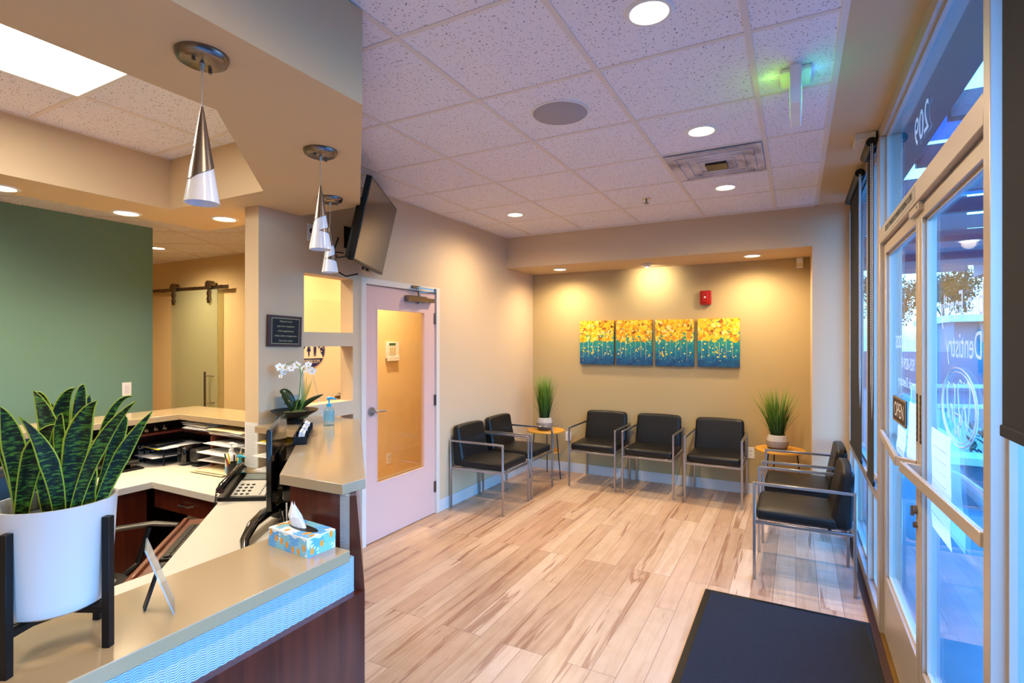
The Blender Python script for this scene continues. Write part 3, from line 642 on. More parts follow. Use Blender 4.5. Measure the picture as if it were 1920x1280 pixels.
# ---------------------------------------------------------------- SIDE TABLES + GRASS
def make_table():
    r=thing('side_table','','table',group='round wooden side tables')
    MB().lathe([(0,.53),(.21,.53),(.22,.535),(.22,.549),(.216,.552),(0,.552)],seg=48).build('tabletop','ylw_wood',r,world=False)
    MB().lathe([(0,.295),(.165,.295),(.17,.30),(.17,.31),(0,.312)],seg=40).build('lower_shelf','ylw_wood',r,world=False)
    for k in range(3):
        a=PI/2+.35+2*PI*k/3; c_,s_=math.cos(a),math.sin(a)
        MB().tube([(.15*c_,.15*s_,.53),(.205*c_,.205*s_,.0)],.006,8).build('leg','blackm',r,world=False)
    return r
tb=make_table(); tb.location=(-2.60,5.70,0); tb['label']='round honey wood side table in the left corner'
dup(tb,(-.135,5.74,0),.4,'round honey wood side table on the right between the back and window chairs')
def grass_plant(loc,R_,label,lean,n=230,hgt=.50,spread=.16):
    r=thing('potted_grass',label,'potted plant',loc,0,'ornamental grass in stoneware pots'); R=random.Random(R_)
    MB().lathe([(0,0),(.062,0),(.085,.02),(.098,.06),(.096,.10),(.08,.145),(.072,.15),(.068,.145),(.075,.12),(0,.12)],seg=28).build('pot','pot',r,world=False)
    MB().lathe([(0,.128),(.074,.125)],seg=20).build('soil','soil',r,world=False)
    g=MB()
    for i in range(n):
        a=R.random()*2*PI; q=.05*math.sqrt(R.random()); b=V(q*math.cos(a),q*math.sin(a),.12); out=a+R.uniform(-.5,.5); s_=R.uniform(.1,1)**1.2*spread; h=hgt*R.uniform(.55,1.)
        if R.random()<.06: s_*=1.7; h*=.55
        tip=V(q*math.cos(a)+s_*math.cos(out)+lean*h,q*math.sin(a)+s_*math.sin(out),.12+h); mid=b.lerp(tip,.5)+V(-math.cos(out)*s_*.18,-math.sin(out)*s_*.18,.02); w=R.uniform(.003,.0056); t=V(-math.sin(out+R.uniform(-1,1)),math.cos(out),0).normalized()
        prev=None
        for k in range(6):
            u=k/5; p=b*(1-u)**2+mid*2*u*(1-u)+tip*u*u; ww=w*(1-u**2)+.0003; cur=(p-t*ww,p+t*ww)
            if prev: g.face([prev[0],prev[1],cur[1],cur[0]],None,[(0,(k-1)/5),(1,(k-1)/5),(1,u),(0,u)])
            prev=cur
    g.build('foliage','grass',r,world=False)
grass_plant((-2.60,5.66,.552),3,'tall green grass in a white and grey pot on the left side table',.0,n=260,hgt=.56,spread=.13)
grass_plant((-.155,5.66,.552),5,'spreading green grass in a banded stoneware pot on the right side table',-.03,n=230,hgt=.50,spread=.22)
# ---------------------------------------------------------------- MAT
mt=thing('floor_mat','dark navy entrance mat on the plank floor by the glass doors','mat',(-.05,2.5,0)); MB().box(-.475,.345,1.4,3.545,.001,.011).build('pile','mat',mt,bevel=.003)
g=MB(); 
for a_ in ((-.51,-.475,1.365,3.58),(.345,.38,1.365,3.58),(-.475,.345,1.365,1.4),(-.475,.345,3.545,3.58)): g.box(*a_,0.001,.006)
g.build('rubber_border','black',mt)
# ---------------------------------------------------------------- STOREFRONT
GX=.447
def mull(name,y0,y1,z0,z1,x0=XR,x1=.50): return struct(MB().box(x0,x1,y0,y1,z0,z1).build(name,'alu',bevel=.002,seg=1))
mull('trim_5',1.62,1.67,0,2.70); mull('trim_6',3.47,3.57,0,2.70); mull('trim_7',4.01,4.06,0,2.70); mull('trim_8',5.28,5.35,0,2.70); mull('trim_9',-1.6,-1.55,0,2.70)
struct(MB().box(.41,.50,Y0,YA,2.70,ZC+.06).build('trim_10','alu'))
struct(MB().box(XR,.50,1.67,3.47,2.115,2.195).build('trim_11','alu',bevel=.002,seg=1))
struct(MB().box(XR,.50,3.57,4.01,0,.09).box(XR,.50,4.06,5.28,0,.09).box(XR,.50,-1.55,1.62,0,.09).build('trim_12','alu'))
struct(MB().box(XR-.002,.47,3.57,4.01,.70,.755).box(XR-.002,.47,4.06,5.28,.70,.755).build('trim_13','alu'))
struct(MB().box(.365,XR,1.2,YA,0,.012).build('trim_14','brownpl'))
struct(MB().box(.40,.52,1.67,3.47,0,.016).build('trim_15','brass'))
wi=0
for (y0,y1,z0,z1) in ((3.57,4.01,.09,.70),(3.57,4.01,.755,2.70),(4.06,5.28,.09,.70),(4.06,5.28,.755,2.70),(-1.55,1.62,.09,2.70),(1.67,3.47,2.195,2.70)):
    wi+=1; w_=struct(MB().box(GX,GX+.006,y0-.005,y1+.005,z0-.005,z1+.005).build('window_%d'%wi,'glass'))
    g=MB()
    for a_ in ((y0,y0+.014,z0,z1),(y1-.014,y1,z0,z1),(y0+.014,y1-.014,z0,z0+.014),(y0+.014,y1-.014,z1-.014,z1)): g.box(GX-.016,GX-.001,*a_)
    g.build('glazing_bead','alu',w_)
trans=w_
MB().text('209',.17,(GX-.0005,2.665,2.46),(0,1,0),(0,0,1),sx=1.1).build('street_number','vinylt',trans)
nt_=tag(MB().box(XR-.0012,XR,2.50,3.30,2.128,2.182).build('door_notice','vinylb'),'thin strip with black capital letters on the bar above the glass doors','sign')
MB().text('THIS DOOR TO REMAIN UNLOCKED WHENEVER THE BUILDING IS OCCUPIED',.040,(XR-.002,2.90,2.155),(0,-1,0),(0,0,1),sx=.50,ext=.0002).build('lettering','black',nt_)
# door leaves
def leaf(n,y0,y1,hs,label):
    zb,zt=.34,2.055; X0,X1=.42,.465; s=.055
    d=struct(MB().box(X0,X1,y0,y0+s,.02,2.11).box(X0,X1,y1-s,y1,.02,2.11).box(X0,X1,y0+s,y1-s,.02,zb).box(X0,X1,y0+s,y1-s,zt,2.11).build('door_%d'%n,'alu',bevel=.0015,seg=1)); d['label']=label
    MB().box(GX,GX+.006,y0+s-.004,y1-s+.004,zb-.004,zt+.004).build('glass_pane','glass',d)
    g=MB()
    for a_ in ((y0+s,y0+s+.012,zb,zt),(y1-s-.012,y1-s,zb,zt),(y0+s,y1-s,zb,zb+.012),(y0+s,y1-s,zt-.012,zt)): g.box(GX-.014,GX-.001,*a_)
    g.build('glazing_bead','alu',d)
    return d
dL=leaf(3,2.553,3.465,1,'left leaf of the glass entrance doors'); dR=leaf(4,1.675,2.548,0,'right leaf of the glass entrance doors')
MB().bar((.405,3.44,1.10),(.365,2.66,1.10),.016,.038).bar((.365,2.67,1.10),(.422,2.60,1.10),.016,.038).bar((.42,3.44,1.10),(.40,3.44,1.10),.02,.03).build('push_bar','alu',dL,bevel=.002)
MB().bar((.367,2.56,1.10),(.408,1.70,1.10),.016,.038).bar((.367,2.55,1.10),(.425,2.515,1.10),.016,.038).bar((.42,1.71,1.10),(.40,1.71,1.10),.02,.03).build('push_bar','alu',dR,bevel=.002)
MB().tube([(.465,2.50,1.10),(.515,2.49,1.10),(.525,2.42,1.10),(.535,1.8,1.10),(.525,1.74,1.10),(.465,1.73,1.10)],.014,10).build('pull_bar','extwhite',dR)
MB().tube([(.465,2.61,1.10),(.52,2.63,1.10),(.535,3.35,1.10),(.465,3.40,1.10)],.014,10).build('pull_bar','extwhite',dL)
MB().cyl((.42,2.585,.93),(.405,2.585,.93),.017,seg=18).bar((.405,2.585,.945),(.405,2.585,.905),.012,.008).cyl((.42,2.585,.87),(.408,2.585,.87),.012,seg=14).build('thumbturn_lock','nickel',dL)
MB().box(.405,.43,2.46,2.66,2.085,2.113).cyl((.405,2.5,2.1),(.402,2.5,2.1),.006).build('strike_bracket','alu',dR)
g=MB(); g.box(.4185,.42,2.57,2.592,1.20,1.385); lb=g.build('stile_label','black',dL); g=MB()
for k in range(7): g.box(.418,.4184,2.574,2.588,1.21+k*.025,1.222+k*.025)
g.build('brass_marks','brass',lb)
g=MB(); g.box(.4185,.42,2.508,2.53,1.20,1.385); lb=g.build('stile_label','black',dR); g=MB()
for k in range(7): g.box(.418,.4184,2.512,2.526,1.21+k*.025,1.222+k*.025)
g.build('brass_marks','brass',lb)
# vinyl lettering seen mirrored from inside
g=MB(); g.text('Dublin Family',.125,(GX-.0005,1.71,1.70),(0,1,0),(0,0,1),align='LEFT',sx=.93); g.text('Dentistry',.115,(GX-.0005,1.87,1.575),(0,1,0),(0,0,1),align='LEFT',sx=.9); g.build('shop_lettering','vinylt',dR)
g=MB(); ly,lz=2.115,1.385
def oval(a,b,r): return g.tube([(GX-.001,ly+a*math.cos(t/48*2*PI),lz+b*math.sin(t/48*2*PI)) for t in range(49)],r,4,False)
oval(.205,.122,.0022); oval(.188,.110,.0016)
def tooth(cy,cz,w,h):
    prof=[(-.5,.30),(-.46,.42),(-.3,.47),(-.12,.40),(0,.44),(.14,.40),(.32,.48),(.47,.40),(.5,.22),(.44,-.05),(.36,-.35),(.28,-.5),(.2,-.42),(.12,-.12),(0,-.05),(-.12,-.12),(-.2,-.42),(-.28,-.5),(-.37,-.32),(-.45,0),(-.5,.30)]
    g.tube([(GX-.001,cy+a_*w,cz+b_*h) for a_,b_ in prof],.0014,4,False)
tooth(2.05,1.40,.13,.15); tooth(2.20,1.395,.10,.13); tooth(2.12,1.33,.075,.075); g.build('tooth_logo','vinylo',dR)
g=MB(); g.text('William Hall, DDS',.088,(GX-.0005,2.66,1.585),(0,1,0),(0,0,1),align='LEFT',sx=.95); g.text('925-829-9',.075,(GX-.0005,2.80,1.485),(0,1,0),(0,0,1),align='LEFT',sx=1.); g.text('Cosmetic Dentistry',.066,(GX-.0005,2.68,1.40),(0,1,0),(0,0,1),align='LEFT',sx=1.); g.build('shop_lettering','vinylt',dL)
os_=thing('open_sign','black OPEN sign with gold border hung inside the left glass door','sign',(.43,3.05,1.20)); MB().box(.427,.433,2.88,3.22,1.205,1.325).build('board','brownpl',os_)
MB().text('OPEN',.10,(.4262,3.05,1.262),(0,-1,0),(0,0,1),sx=1.).build('lettering','chalk',os_)
g=MB()
for a_ in ((2.88,3.22,1.317,1.325),(2.88,3.22,1.205,1.213),(2.88,2.888,1.213,1.317),(3.212,3.22,1.213,1.317)): g.box(.4262,.427,*a_)
g.build('border','gold',os_)
MB().lathe([(0,0),(.012,.004),(.012,.01),(0,.014)],(.437,3.05,1.335),12).tube([(.433,3.2,1.325),(.437,3.05,1.345),(.433,2.9,1.325)],.0012,4).build('suction_hook','acrylic',os_)
def sheet(y0,y1,z0,z1,name,label,lines=8,parent=None,x=.438,slant=0):
    r=thing(name,label,'paper',(x,(y0+y1)/2,z0)); g=MB(); n=6
    for i in range(n):
        a,b=i/n,(i+1)/n; f=lambda t:(x-.012*math.sin(t*2.6)*t-.002*math.sin(t*9))
        g.face([(f(a),y0+slant*a,z1-(z1-z0)*a),(f(b),y0+slant*b,z1-(z1-z0)*b),(f(b),y1+slant*b,z1-(z1-z0)*b),(f(a),y1+slant*a,z1-(z1-z0)*a)])
    g.build('page','thinpaper',r)
    if lines:
        g=MB()
        for k in range(lines):
            t=(k+1.5)/(lines+2); z=z1-(z1-z0)*t; xx=f(round(t*6)/6)*.5+f(t)*.5-.0012; g.box(xx-.0002,xx,y0+.03,y1-.03-.03*(k%3),z,z+.0018)
        g.build('printed_lines','vent',r)
    return r
sheet(2.92,3.14,1.06,1.20,'paper_notice','white paper notice taped under the OPEN sign',5)
sheet(2.64,2.86,1.05,1.33,'paper_notice','white paper notice on the left glass door beside the centre stile',6)
sheet(2.16,2.43,.93,1.28,'paper_notice','white paper notice on the right glass door below the tooth logo',7,slant=-.05)
# roller shades
def shade(y0,y1,z0,label,x=.388,side=1):
    r=thing('roller_shade',label,'blind',(x,(y0+y1)/2,z0),0,'dark roller shades on the storefront')
    MB().box(x-.001,x+.001,y0,y1,z0,2.70).build('fabric','shade',r); MB().cyl((x-.01,y0-.01,2.715),(x-.01,y1+.01,2.715),.028,seg=20).build('roller_tube','black',r)
    MB().box(x-.006,x+.006,y0,y1,z0-.02,z0+.006).build('hem_bar','shade',r,bevel=.003)
    if not side: return r
    yy=y0-.03; g=MB(); g.tube([(x-.016,yy,2.70),(x-.016,yy,1.35),(x-.012,yy,1.15),(x-.008,yy,1.35),(x-.008,yy,2.70)],.0016,5)
    for k in range(90): g.ball((x-.016,yy,1.36+k*.0148),.003,seg=6)
    g.build('bead_chain','white',r)
shade(4.22,5.03,.79,'dark roller shade on the far window beside the corner')
shade(3.60,3.88,.79,'narrow dark roller shade beside the left glass door frame')
shade(.35,1.55,1.40,'dark roller shade at the right picture edge, ending halfway down',x=.405,side=0)
shade(-1.5,.31,1.40,'added unseen roller shade beside the camera, blocking blue sky light',x=.405,side=0)  # unseen shade added to keep blue daylight off the desk soffit
# ---------------------------------------------------------------- OUTSIDE
struct(MB().box(.5,60,-30,90,-.12,-.03).build('ground_outside','asphalt')); struct(MB().box(.5,3.0,-6,30,-.03,-.015).build('floor_sidewalk','concrete'))
cn=thing('canopy','grey entrance canopy with cross beams outside the glass doors','canopy',(1.6,4,0))
MB().box(.52,.82,-4,14,2.98,3.06).build('soffit_panel','extwall',cn)
g=MB()
for k in range(16): g.box(.84,3.2,-3.0+k*1.02,-2.9+k*1.02,2.97,3.12)
g.box(3.2,3.35,-4,14,2.9,3.15); g.build('cross_beams','extdark',cn)
g=MB()
for k in range(16):
    if k%2: g.box(.84,3.18,-2.88+k*1.02,-2.02+k*1.02,3.13,3.14)
g.build('roof_panels','bluepanel',cn)
MB().box(1.9,3.1,14,14.15,3.05,4.6).box(1.9,2.75,13.9,14.0,4.6,4.95).build('end_fascia','extdark',cn)
for y in (-1,4.6,9.6):
    MB().box(3.2,3.32,y,y+.12,-.02,2.9).build('post','extwhite',cn)
pw=thing('planter_wall','low grey planter wall with a pale cap outside the doors','wall',(2.6,8,0)); MB().box(1.35,4.6,6.6,6.85,-.02,.40).build('wall_face','extwall',pw); MB().box(1.3,4.65,6.55,6.9,.40,.47).build('cap','extwhite',pw)
rl=thing('metal_railing','white outdoor handrail beyond the glass doors','railing',(3,8.5,0)); g=MB()
for z in (.85,1.08): g.bar((1.2,7.6,z),(5.5,9.0,z),.05,.04)
g.build('rails','extwhite',rl); 
for t in (0,.33,.66,1): MB().box(1.18+4.3*t,1.24+4.3*t,7.57+1.4*t,7.63+1.4*t,-.03,1.08).build('post','extwhite',rl)
hd=MB(); R=random.Random(4)
for i in range(900):
    p=V(R.uniform(1.6,4.4),R.uniform(7.0,7.5),R.uniform(.3,.75)); q=R.uniform(.03,.07); a_=V(R.uniform(-1,1),R.uniform(-1,1),R.uniform(-1,1)).normalized()*q; b_=a_.cross(V(0,0,1)).normalized()*q*.4; hd.face([p-a_,p+b_,p+a_,p-b_])
tag(hd.build('hedge','hedge'),'low dark green shrubbery behind the planter wall outside','plants')
bl=thing('neighbour_building','pale flat roofed building beyond the parking lot','building',(14,33,0)); MB().box(6.2,16,30,37,-.05,2.45).build('walls','extwall',bl); MB().box(5.9,16.5,29.2,37.5,2.45,2.75).build('roof_eave','extwhite',bl); MB().box(7.05,7.6,29.9,30,.1,2.4).build('teal_door','teal',bl)
for k in range(3): MB().box(8.3+k*2.4,9.8+k*2.4,29.93,29.99,.8,2.0).build('window','blackgloss',bl)
yw=tag(MB().box(1.5,9,22,22.2,-.05,1.25).build('yard_wall','extwall'),'long low grey wall across the parking lot outside','wall')
def tree(x,y,h,r_,seed,label):
    R=random.Random(seed); t=thing('tree',label,'tree',(x,y,0)); MB().tube([(x,y,-.05),(x+.1,y,h*.4),(x,y+.1,h*.75)],[.16,.11,.04],10).tube([(x+.1,y,h*.4),(x+.9,y+.2,h*.7)],[.07,.02],7).tube([(x+.1,y,h*.45),(x-.8,y-.2,h*.72)],[.06,.02],7).build('trunk','bark',t)
    g=MB()
    cl=[(V(R.uniform(-1,1),R.uniform(-1,1),R.uniform(-.7,.9))*r_*.75,R.uniform(.35,.6)*r_) for i in range(16)]
    for i in range(5200):
        c,rr=R.choice(cl); d=V(R.gauss(0,1),R.gauss(0,1),R.gauss(0,1)).normalized()*rr*R.random()**.4; p=V(x,y,h*.72)+c+d; q=R.uniform(.07,.15); a_=V(R.uniform(-1,1),R.uniform(-1,1),R.uniform(-1,1)).normalized()*q; b_=a_.cross(V(.3,.2,1)).normalized()*q*.5; g.face([p-a_,p+b_,p+a_,p-b_])
    g.build('crown','hedge',t)
tree(7.7,40,6.4,1.7,2,'leafy tree outside seen through the glass doors'); tree(5.9,44.,6.,2.0,9,'leafy tree farther outside, left of the nearer one')
cr=thing('parked_car','pale car parked across the lot outside','car',(6.3,18.5,0)); c0=V(6.0,18.5,0)
MB().cbox((6.3,18.5,.55),(1.8,4.3,.62)).build('body',P('car_paint',(150,160,170),.25,.3,coat=.8),cr,bevel=.12,seg=4); MB().prism([(-1.2,0),(1.5,0),(1.0,.55),(-.7,.55)],-.8,.8,mat=Matrix(((0,0,1,6.3),(1,0,0,18.5),(0,1,0,.84),(0,0,0,1)))).build('cabin','blackgloss',cr,bevel=.06,seg=3)
for a_,b_ in ((5.45,17.2),(7.15,17.2),(5.45,19.8),(7.15,19.8)): MB().cyl((a_-.1,b_,.3),(a_+.1,b_,.3),.32,seg=24).build('wheel','black',cr)
# ---------------------------------------------------------------- RECEPTION COUNTER
rc=thing('reception_counter','L-shaped reception counter with tan quartz tops, cherry panels and a patterned metal band','counter',(-1.6,1.4,0))
ZT=1.075; ZL=.865
MB().prism([(-1.769,1.388),(-1.441,1.395),(-1.43,1.50),(-2.54,2.61),(-2.938,2.61),(-2.938,2.15),(-2.90,2.10),(-2.481,2.10)],ZT-.04,ZT).build('raised_countertop','quartz',rc,bevel=.003)
MB().box(-1.715,-1.365,-1.2,1.357,ZL-.04,ZL).build('lower_countertop','quartz',rc,bevel=.003)
MB().box(-1.70,-1.39,-1.2,1.40,.70,ZL-.04).build('metal_band','wave',rc)
MB().box(-1.66,-1.362,-1.2,1.40,0,.70).build('front_panel','cherry',rc)
# raised run: body along the diagonal
def diag(k0,k1,s0,s1): # k=x+y offset ; s distance along (-1,1)/sqrt2 measured by y-x
    return [((k-q)/2,(k+q)/2) for k,q in ((k0,s0),(k1,s0),(k1,s1),(k0,s1))]
MB().prism([(-1.727,1.402),(-1.459,1.402),(-2.569,2.512),(-2.84,2.512)],0,ZT-.04).build('raised_body','cherry',rc)
MB().prism([(-1.459,1.4005),(-1.412,1.4005),(-2.52,2.5085),(-2.569,2.512)],.70,ZT-.04).build('metal_band','wave',rc)
g=MB(); A0=[(-1.412,1.401,.70),(-1.358,1.420,.70),(-1.398,1.420,ZT-.04),(-1.412,1.401,ZT-.04)]; dd=V(-1.09,1.09,0)
a_=[V(*p) for p in A0]; b_=[p+dd for p in a_]
g.face(a_[::-1]); g.face(b_)
for i in range(4): g.face([a_[i],a_[(i+1)%4],b_[(i+1)%4],b_[i]])
g.prism([(-1.412,1.40),(-1.362,1.40),(-1.358,1.42),(-2.45,2.512),(-2.54,2.512)],0,.70); g.build('sloped_panel','cherry',rc)
# rear ledge wrapping the desk
lg=thing('rear_ledge','tan quartz ledge on cherry shelving around the far side of the desk','shelf unit',(-3.8,2.3,0))
MB().prism([(-3.072,2.20),(-3.072,2.55),(-4.23,2.55),(-4.23,-1.4),(-3.858,-1.4),(-3.858,2.20)],ZT-.04,ZT).build('ledge_top','quartz',lg,bevel=.003)
MB().box(-4.22,-3.08,2.51,2.54,0,ZT-.04).box(-4.22,-4.19,-1.4,2.51,0,ZT-.04).build('back_panel','cherry',lg)
MB().box(-4.19,-3.08,2.24,2.51,.945,.96).box(-4.19,-3.90,-1.4,2.24,.945,.96).build('upper_shelf','cherry',lg)
for x in (-3.52,-3.085): MB().box(x-.009,x+.009,2.22,2.51,.74,.945).build('divider','cherryl',lg)
for z in (.90,.845,.79): MB().box(-3.511,-3.094,2.19,2.50,z,z+.006).build('sorter_shelf','white',lg)
g=MB(); g.box(-2.935,-2.58,2.56,2.575,.74,ZT-.04); g.build('side_panel','cherry',lg)
for z in (.965,.885,.80): MB().box(-2.935,-2.70,2.16,2.55,z,z+.006).build('sorter_shelf','white',lg)
# desk
dk=thing('reception_desk','cream laminate U-shaped work desk inside the reception counter','desk',(-3,1.9,0))
MB().prism([(-3.44,-1.2),(-3.44,1.80),(-2.755,1.80),(-2.09,1.125),(-2.09,-1.2),(-1.72,-1.2),(-1.72,1.41),(-2.81,2.50),(-2.936,2.50),(-2.936,2.15),(-3.074,2.15),(-3.074,2.505),(-4.185,2.505),(-4.185,-1.2)],.70,.74).build('desktop','lam',dk,bevel=.002)
MB().box(-4.15,-3.50,.6,1.80,.03,.698).build('cabinet_body','cherry',dk)
for i,(z0,z1) in enumerate(((.48,.69),(.26,.47),(.04,.25))):
    for y0,y1 in ((.9,1.44),):
        d_=MB().box(-3.50,-3.485,y0,y1,z0,z1).build('drawer','cherry',dk,bevel=.002)
        zz=(z0+z1)/2; MB().tube([(-3.485,(y0+y1)/2-.05,zz),(-3.455,(y0+y1)/2-.04,zz),(-3.455,(y0+y1)/2+.04,zz),(-3.485,(y0+y1)/2+.05,zz)],.005,8).build('handle','nickel',d_)
d_=MB().box(-3.47,-2.83,1.83,1.845,.575,.695).build('drawer','cherry',dk,bevel=.002); MB().tube([(-3.18,1.83,.635),(-3.17,1.80,.635),(-3.08,1.80,.635),(-3.07,1.83,.635)],.006,8).build('handle','nickel',d_)
MB().box(-3.47,-2.83,1.845,2.2,.58,.69).build('drawer_box','cherry',dk)
MB().prism(diag(-1.17,-.98,3.30,4.46),.640,.655).build('keyboard_tray','cherryl',dk,bevel=.003); MB().prism(diag(-1.19,-1.155,3.30,4.46),.650,.668).build('tray_edge','cherryl',dk,bevel=.006)
MB().prism(diag(-.60,-.58,3.25,4.3),.20,.70).build('modesty_panel','cherry',dk)
def onD(K,S,z): return ((K-S)/2,(K+S)/2,z)
# objects oriented along diagonal: local frame x'=( -1,1)/√2, y'=(1,1)/√2
def MD(c): 
    m=Matrix(((-.7071,.7071,0,c[0]),(.7071,.7071,0,c[1]),(0,0,1,c[2]),(0,0,0,1))); return m
kb=thing('keyboard','black computer keyboard lying on the pull-out tray','keyboard',onD(-1.00,3.95,.656)); m=MD(onD(-1.00,3.95,.656))
MB().box(-.22,.22,-.075,.075,0,.014,mat=m).build('case','black',kb,bevel=.004)
g=MB()
for i in range(20):
    for j in range(5): g.box(-.21+i*.021,-.193+i*.021,-.06+j*.024,-.04+j*.024,.014,.021,mat=m)
k_=g.build('keys','dgrey',kb)
ms=tag(MB().ball(onD(-1.04,3.50,.674),.03,sc=(1,1,.55),seg=20).build('computer_mouse','black'),'black mouse on the tray next to the keyboard','mouse')
# monitor
mo=thing('computer_monitor','black flat monitor seen from behind, standing on the desk by the raised counter','monitor',(-2.27,1.77,.74))
m=MD((-2.27,1.77,0))
MB().box(-.283,.283,-.012,.012,.83,1.195,mat=m).build('panel','blackgloss',mo,bevel=.004); MB().box(-.10,.10,.012,.028,.92,1.06,mat=m).build('rear_housing','black',mo,bevel=.008)
MB().box(-.27,.27,-.0135,-.012,.845,1.183,mat=m).build('screen','screen',mo)
g=MB(); g.bar(m@V(0,.035,1.0),m@V(0,.06,.76),.05,.025); g.build('stand_neck','black',mo)
MB().tube([(-1.955,1.37,.752),(-2.02,1.415,.765),(-2.11,1.52,.785),(-2.17,1.63,.795),(-2.215,1.74,.79),(-2.19,1.85,.77)],[.014,.019,.026,.034,.038,.03],10,flat=.55).build('curved_foot','blackgloss',mo)
MB().lathe([(0,0),(.10,0),(.10,.012),(0,.016)],tuple(m@V(0,.06,.741)),30).build('base_disc','black',mo)
# phones
def phone(c,label,s=1.,rz=0.):
    p=thing('desk_phone',label,'phone',c,rz); R_=Matrix.Rotation(math.radians(32),4,'Z'); 
    def q(v): return R_@V(*v)
    prof=[(-.10,0),(.10,0),(.10,.085),(-.10,.018)]
    mm=Matrix(((0,0,1,0),(1,0,0,0),(0,1,0,0),(0,0,0,1)))
    T=R_@Matrix.Scale(s,4)
    MB().prism(prof,-.11,.11,mat=T@mm).build('base','black',p,world=False,bevel=.004)
    sl=.067/.20
    def onp(x,y,h=.0): return T@V(x,y,.018+(y+.10)*sl+h)
    g=MB(); g.face([onp(-.055,-.09,.001),onp(.10,-.09,.001),onp(.10,.03,.001),onp(-.055,.03,.001)]); g.build('key_panel','keysilver',p,world=False)
    g=MB(); g.face([onp(-.05,.04,.0015),onp(.09,.04,.0015),onp(.09,.085,.0015),onp(-.05,.085,.0015)]); g.build('display','lcdgrey',p,world=False)
    g=MB()
    for i in range(3):
        for j in range(4): g.lathe([(.008*s,0),(.008*s,.003),(0,.004)],tuple(onp(-.035+i*.026,-.075+j*.024)),10)
    for i in range(8): g.lathe([(.0045*s,0),(.0045*s,.002),(0,.003)],tuple(onp(.075,-.08+i*.014)),8)
    g.build('keys','black',p,world=False)
    MB().tube([T@V(-.085,-.12,.055),T@V(-.085,-.09,.07),T@V(-.085,0,.095),T@V(-.085,.09,.115),T@V(-.085,.12,.10)],[.018*s,.022*s,.016*s,.022*s,.018*s],12).build('handset','blackgloss',p,world=False)
    return p
ph=phone((-2.66,1.90,.741),'black desk phone with silver key panel left of the monitor',1.15)
g=MB(); pts=[]
for i in range(160):
    t=i/159; b=V(-2.80,1.80,.79).lerp(V(-2.60,1.62,.62),t)+V(0,0,-.05*math.sin(PI*t)); pts.append(b+V(.007*math.cos(i*1.1),.007*math.sin(i*1.1)*.7,.007*math.sin(i*1.1)))
g.tube(pts,.0022,5); cdd=tag(g.build('phone_cord','black'),'coiled black phone cord hanging over the desk edge','cord')
phone((-2.40,1.97,.741),'second black desk phone behind the monitor under the raised counter',.95,.3)
tb_=thing('tape_dispenser','small tape dispenser on the desk behind the monitor foot','dispenser',(-2.14,1.80,.741)); MB().box(-2.19,-2.10,1.77,1.83,.741,.765).build('base','blue',tb_,bevel=.004); MB().cyl((-2.145,1.79,.785),(-2.145,1.81,.785),.022,seg=20).build('tape_roll','paper2',tb_)
def cup(c,r_,h,label,cols,R_,n=9,mm='dgrey'):
    t=thing('pen_cup',label,'pen holder',c); MB().lathe([(r_,0),(r_*1.05,h),(r_*.95,h),(r_*.9,.004),(0,.004)],c,20).build('cup',mm,t); R=random.Random(R_)
    for i in range(n):
        a=R.random()*6.28; b=V(c[0]+r_*.5*math.cos(a),c[1]+r_*.5*math.sin(a),c[2]+.01); tp=V(c[0]+r_*1.25*math.cos(a),c[1]+r_*1.25*math.sin(a),c[2]+h*R.uniform(1.3,1.75))
        pen=tag(MB().cyl(b,tp,.0042,.0042,8).build('pen',R.choice(cols)),'pen standing in the '+label.split(',')[0],'pen','pens in the '+label.split(',')[0])
cup((-1.90,1.53,.741),.034,.09,'dark pen cup behind the tissue box',['white','blue','black','green'],4)
cup((-3.07,2.08,.741),.04,.10,'dark pen cup in front of the cream column',['black','red','green','yellow'],6,8)
for i,(dx,dy) in enumerate(((.02,.01),(.035,-.005))):
    c=V(-3.05,2.09,.76); tp=c+V(dx,dy,.155-.01*i)
    p_=tag(MB().cyl(c,tp,.0035,.0035,6).build('pencil','pencil'),'yellow pencil in the pen cup, '+('shorter' if i else 'taller')+' of the two','pencil','yellow pencils in the cup by the column'); MB().cyl(tp,tp+V(0,0,.008),.0036,seg=6).build('eraser','white',p_)
def pump(c,r_,h,bodym,pumpm,label,nm='hand_sanitizer_bottle',rz=0.,sq=1.):
    t=thing(nm,label,'bottle',c); MB().lathe([(0,0),(r_,0),(r_,h*.78),(r_*.8,h*.9),(r_*.4,h),(0,h)],c,20,sx=1,sy=sq).build('bottle',bodym,t)
    x,y,z=c; ca,sa=math.cos(rz),math.sin(rz)
    g=MB(); g.cyl((x,y,z+h),(x,y,z+h+.018),r_*.42,seg=14).cyl((x,y,z+h+.018),(x,y,z+h+.045),.005,seg=8).tube([(x-.012*ca,y-.012*sa,z+h+.05),(x+.01*ca,y+.01*sa,z+h+.053),(x+.042*ca,y+.042*sa,z+h+.046)],[.009,.008,.004],8); g.build('pump',pumpm,t); return t
pb=pump((-2.53,2.34,ZT),.032,.115,'gelclear','blue','clear sanitizer bottle with cyan pump on the raised counter',rz=.5)
MB().lathe([(.0323,.03),(.0323,.085)],(-2.53,2.34,ZT),20).build('label_band','gellabel',pb)
pump((-2.985,2.06,.741),.03,.10,'gel','blue','pale blue gel bottle with cyan pump on the desk by the pen cup',rz=.3)
pw_=pump((-3.155,2.12,.741),.035,.15,'white','white','white lotion pump bottle on the desk near the cream column','lotion_bottle',rz=.4); MB().lathe([(.0355,.02),(.0355,.06)],(-3.155,2.12,.741),20).build('label_band','navy' if 0 else 'pr_blue',pw_)
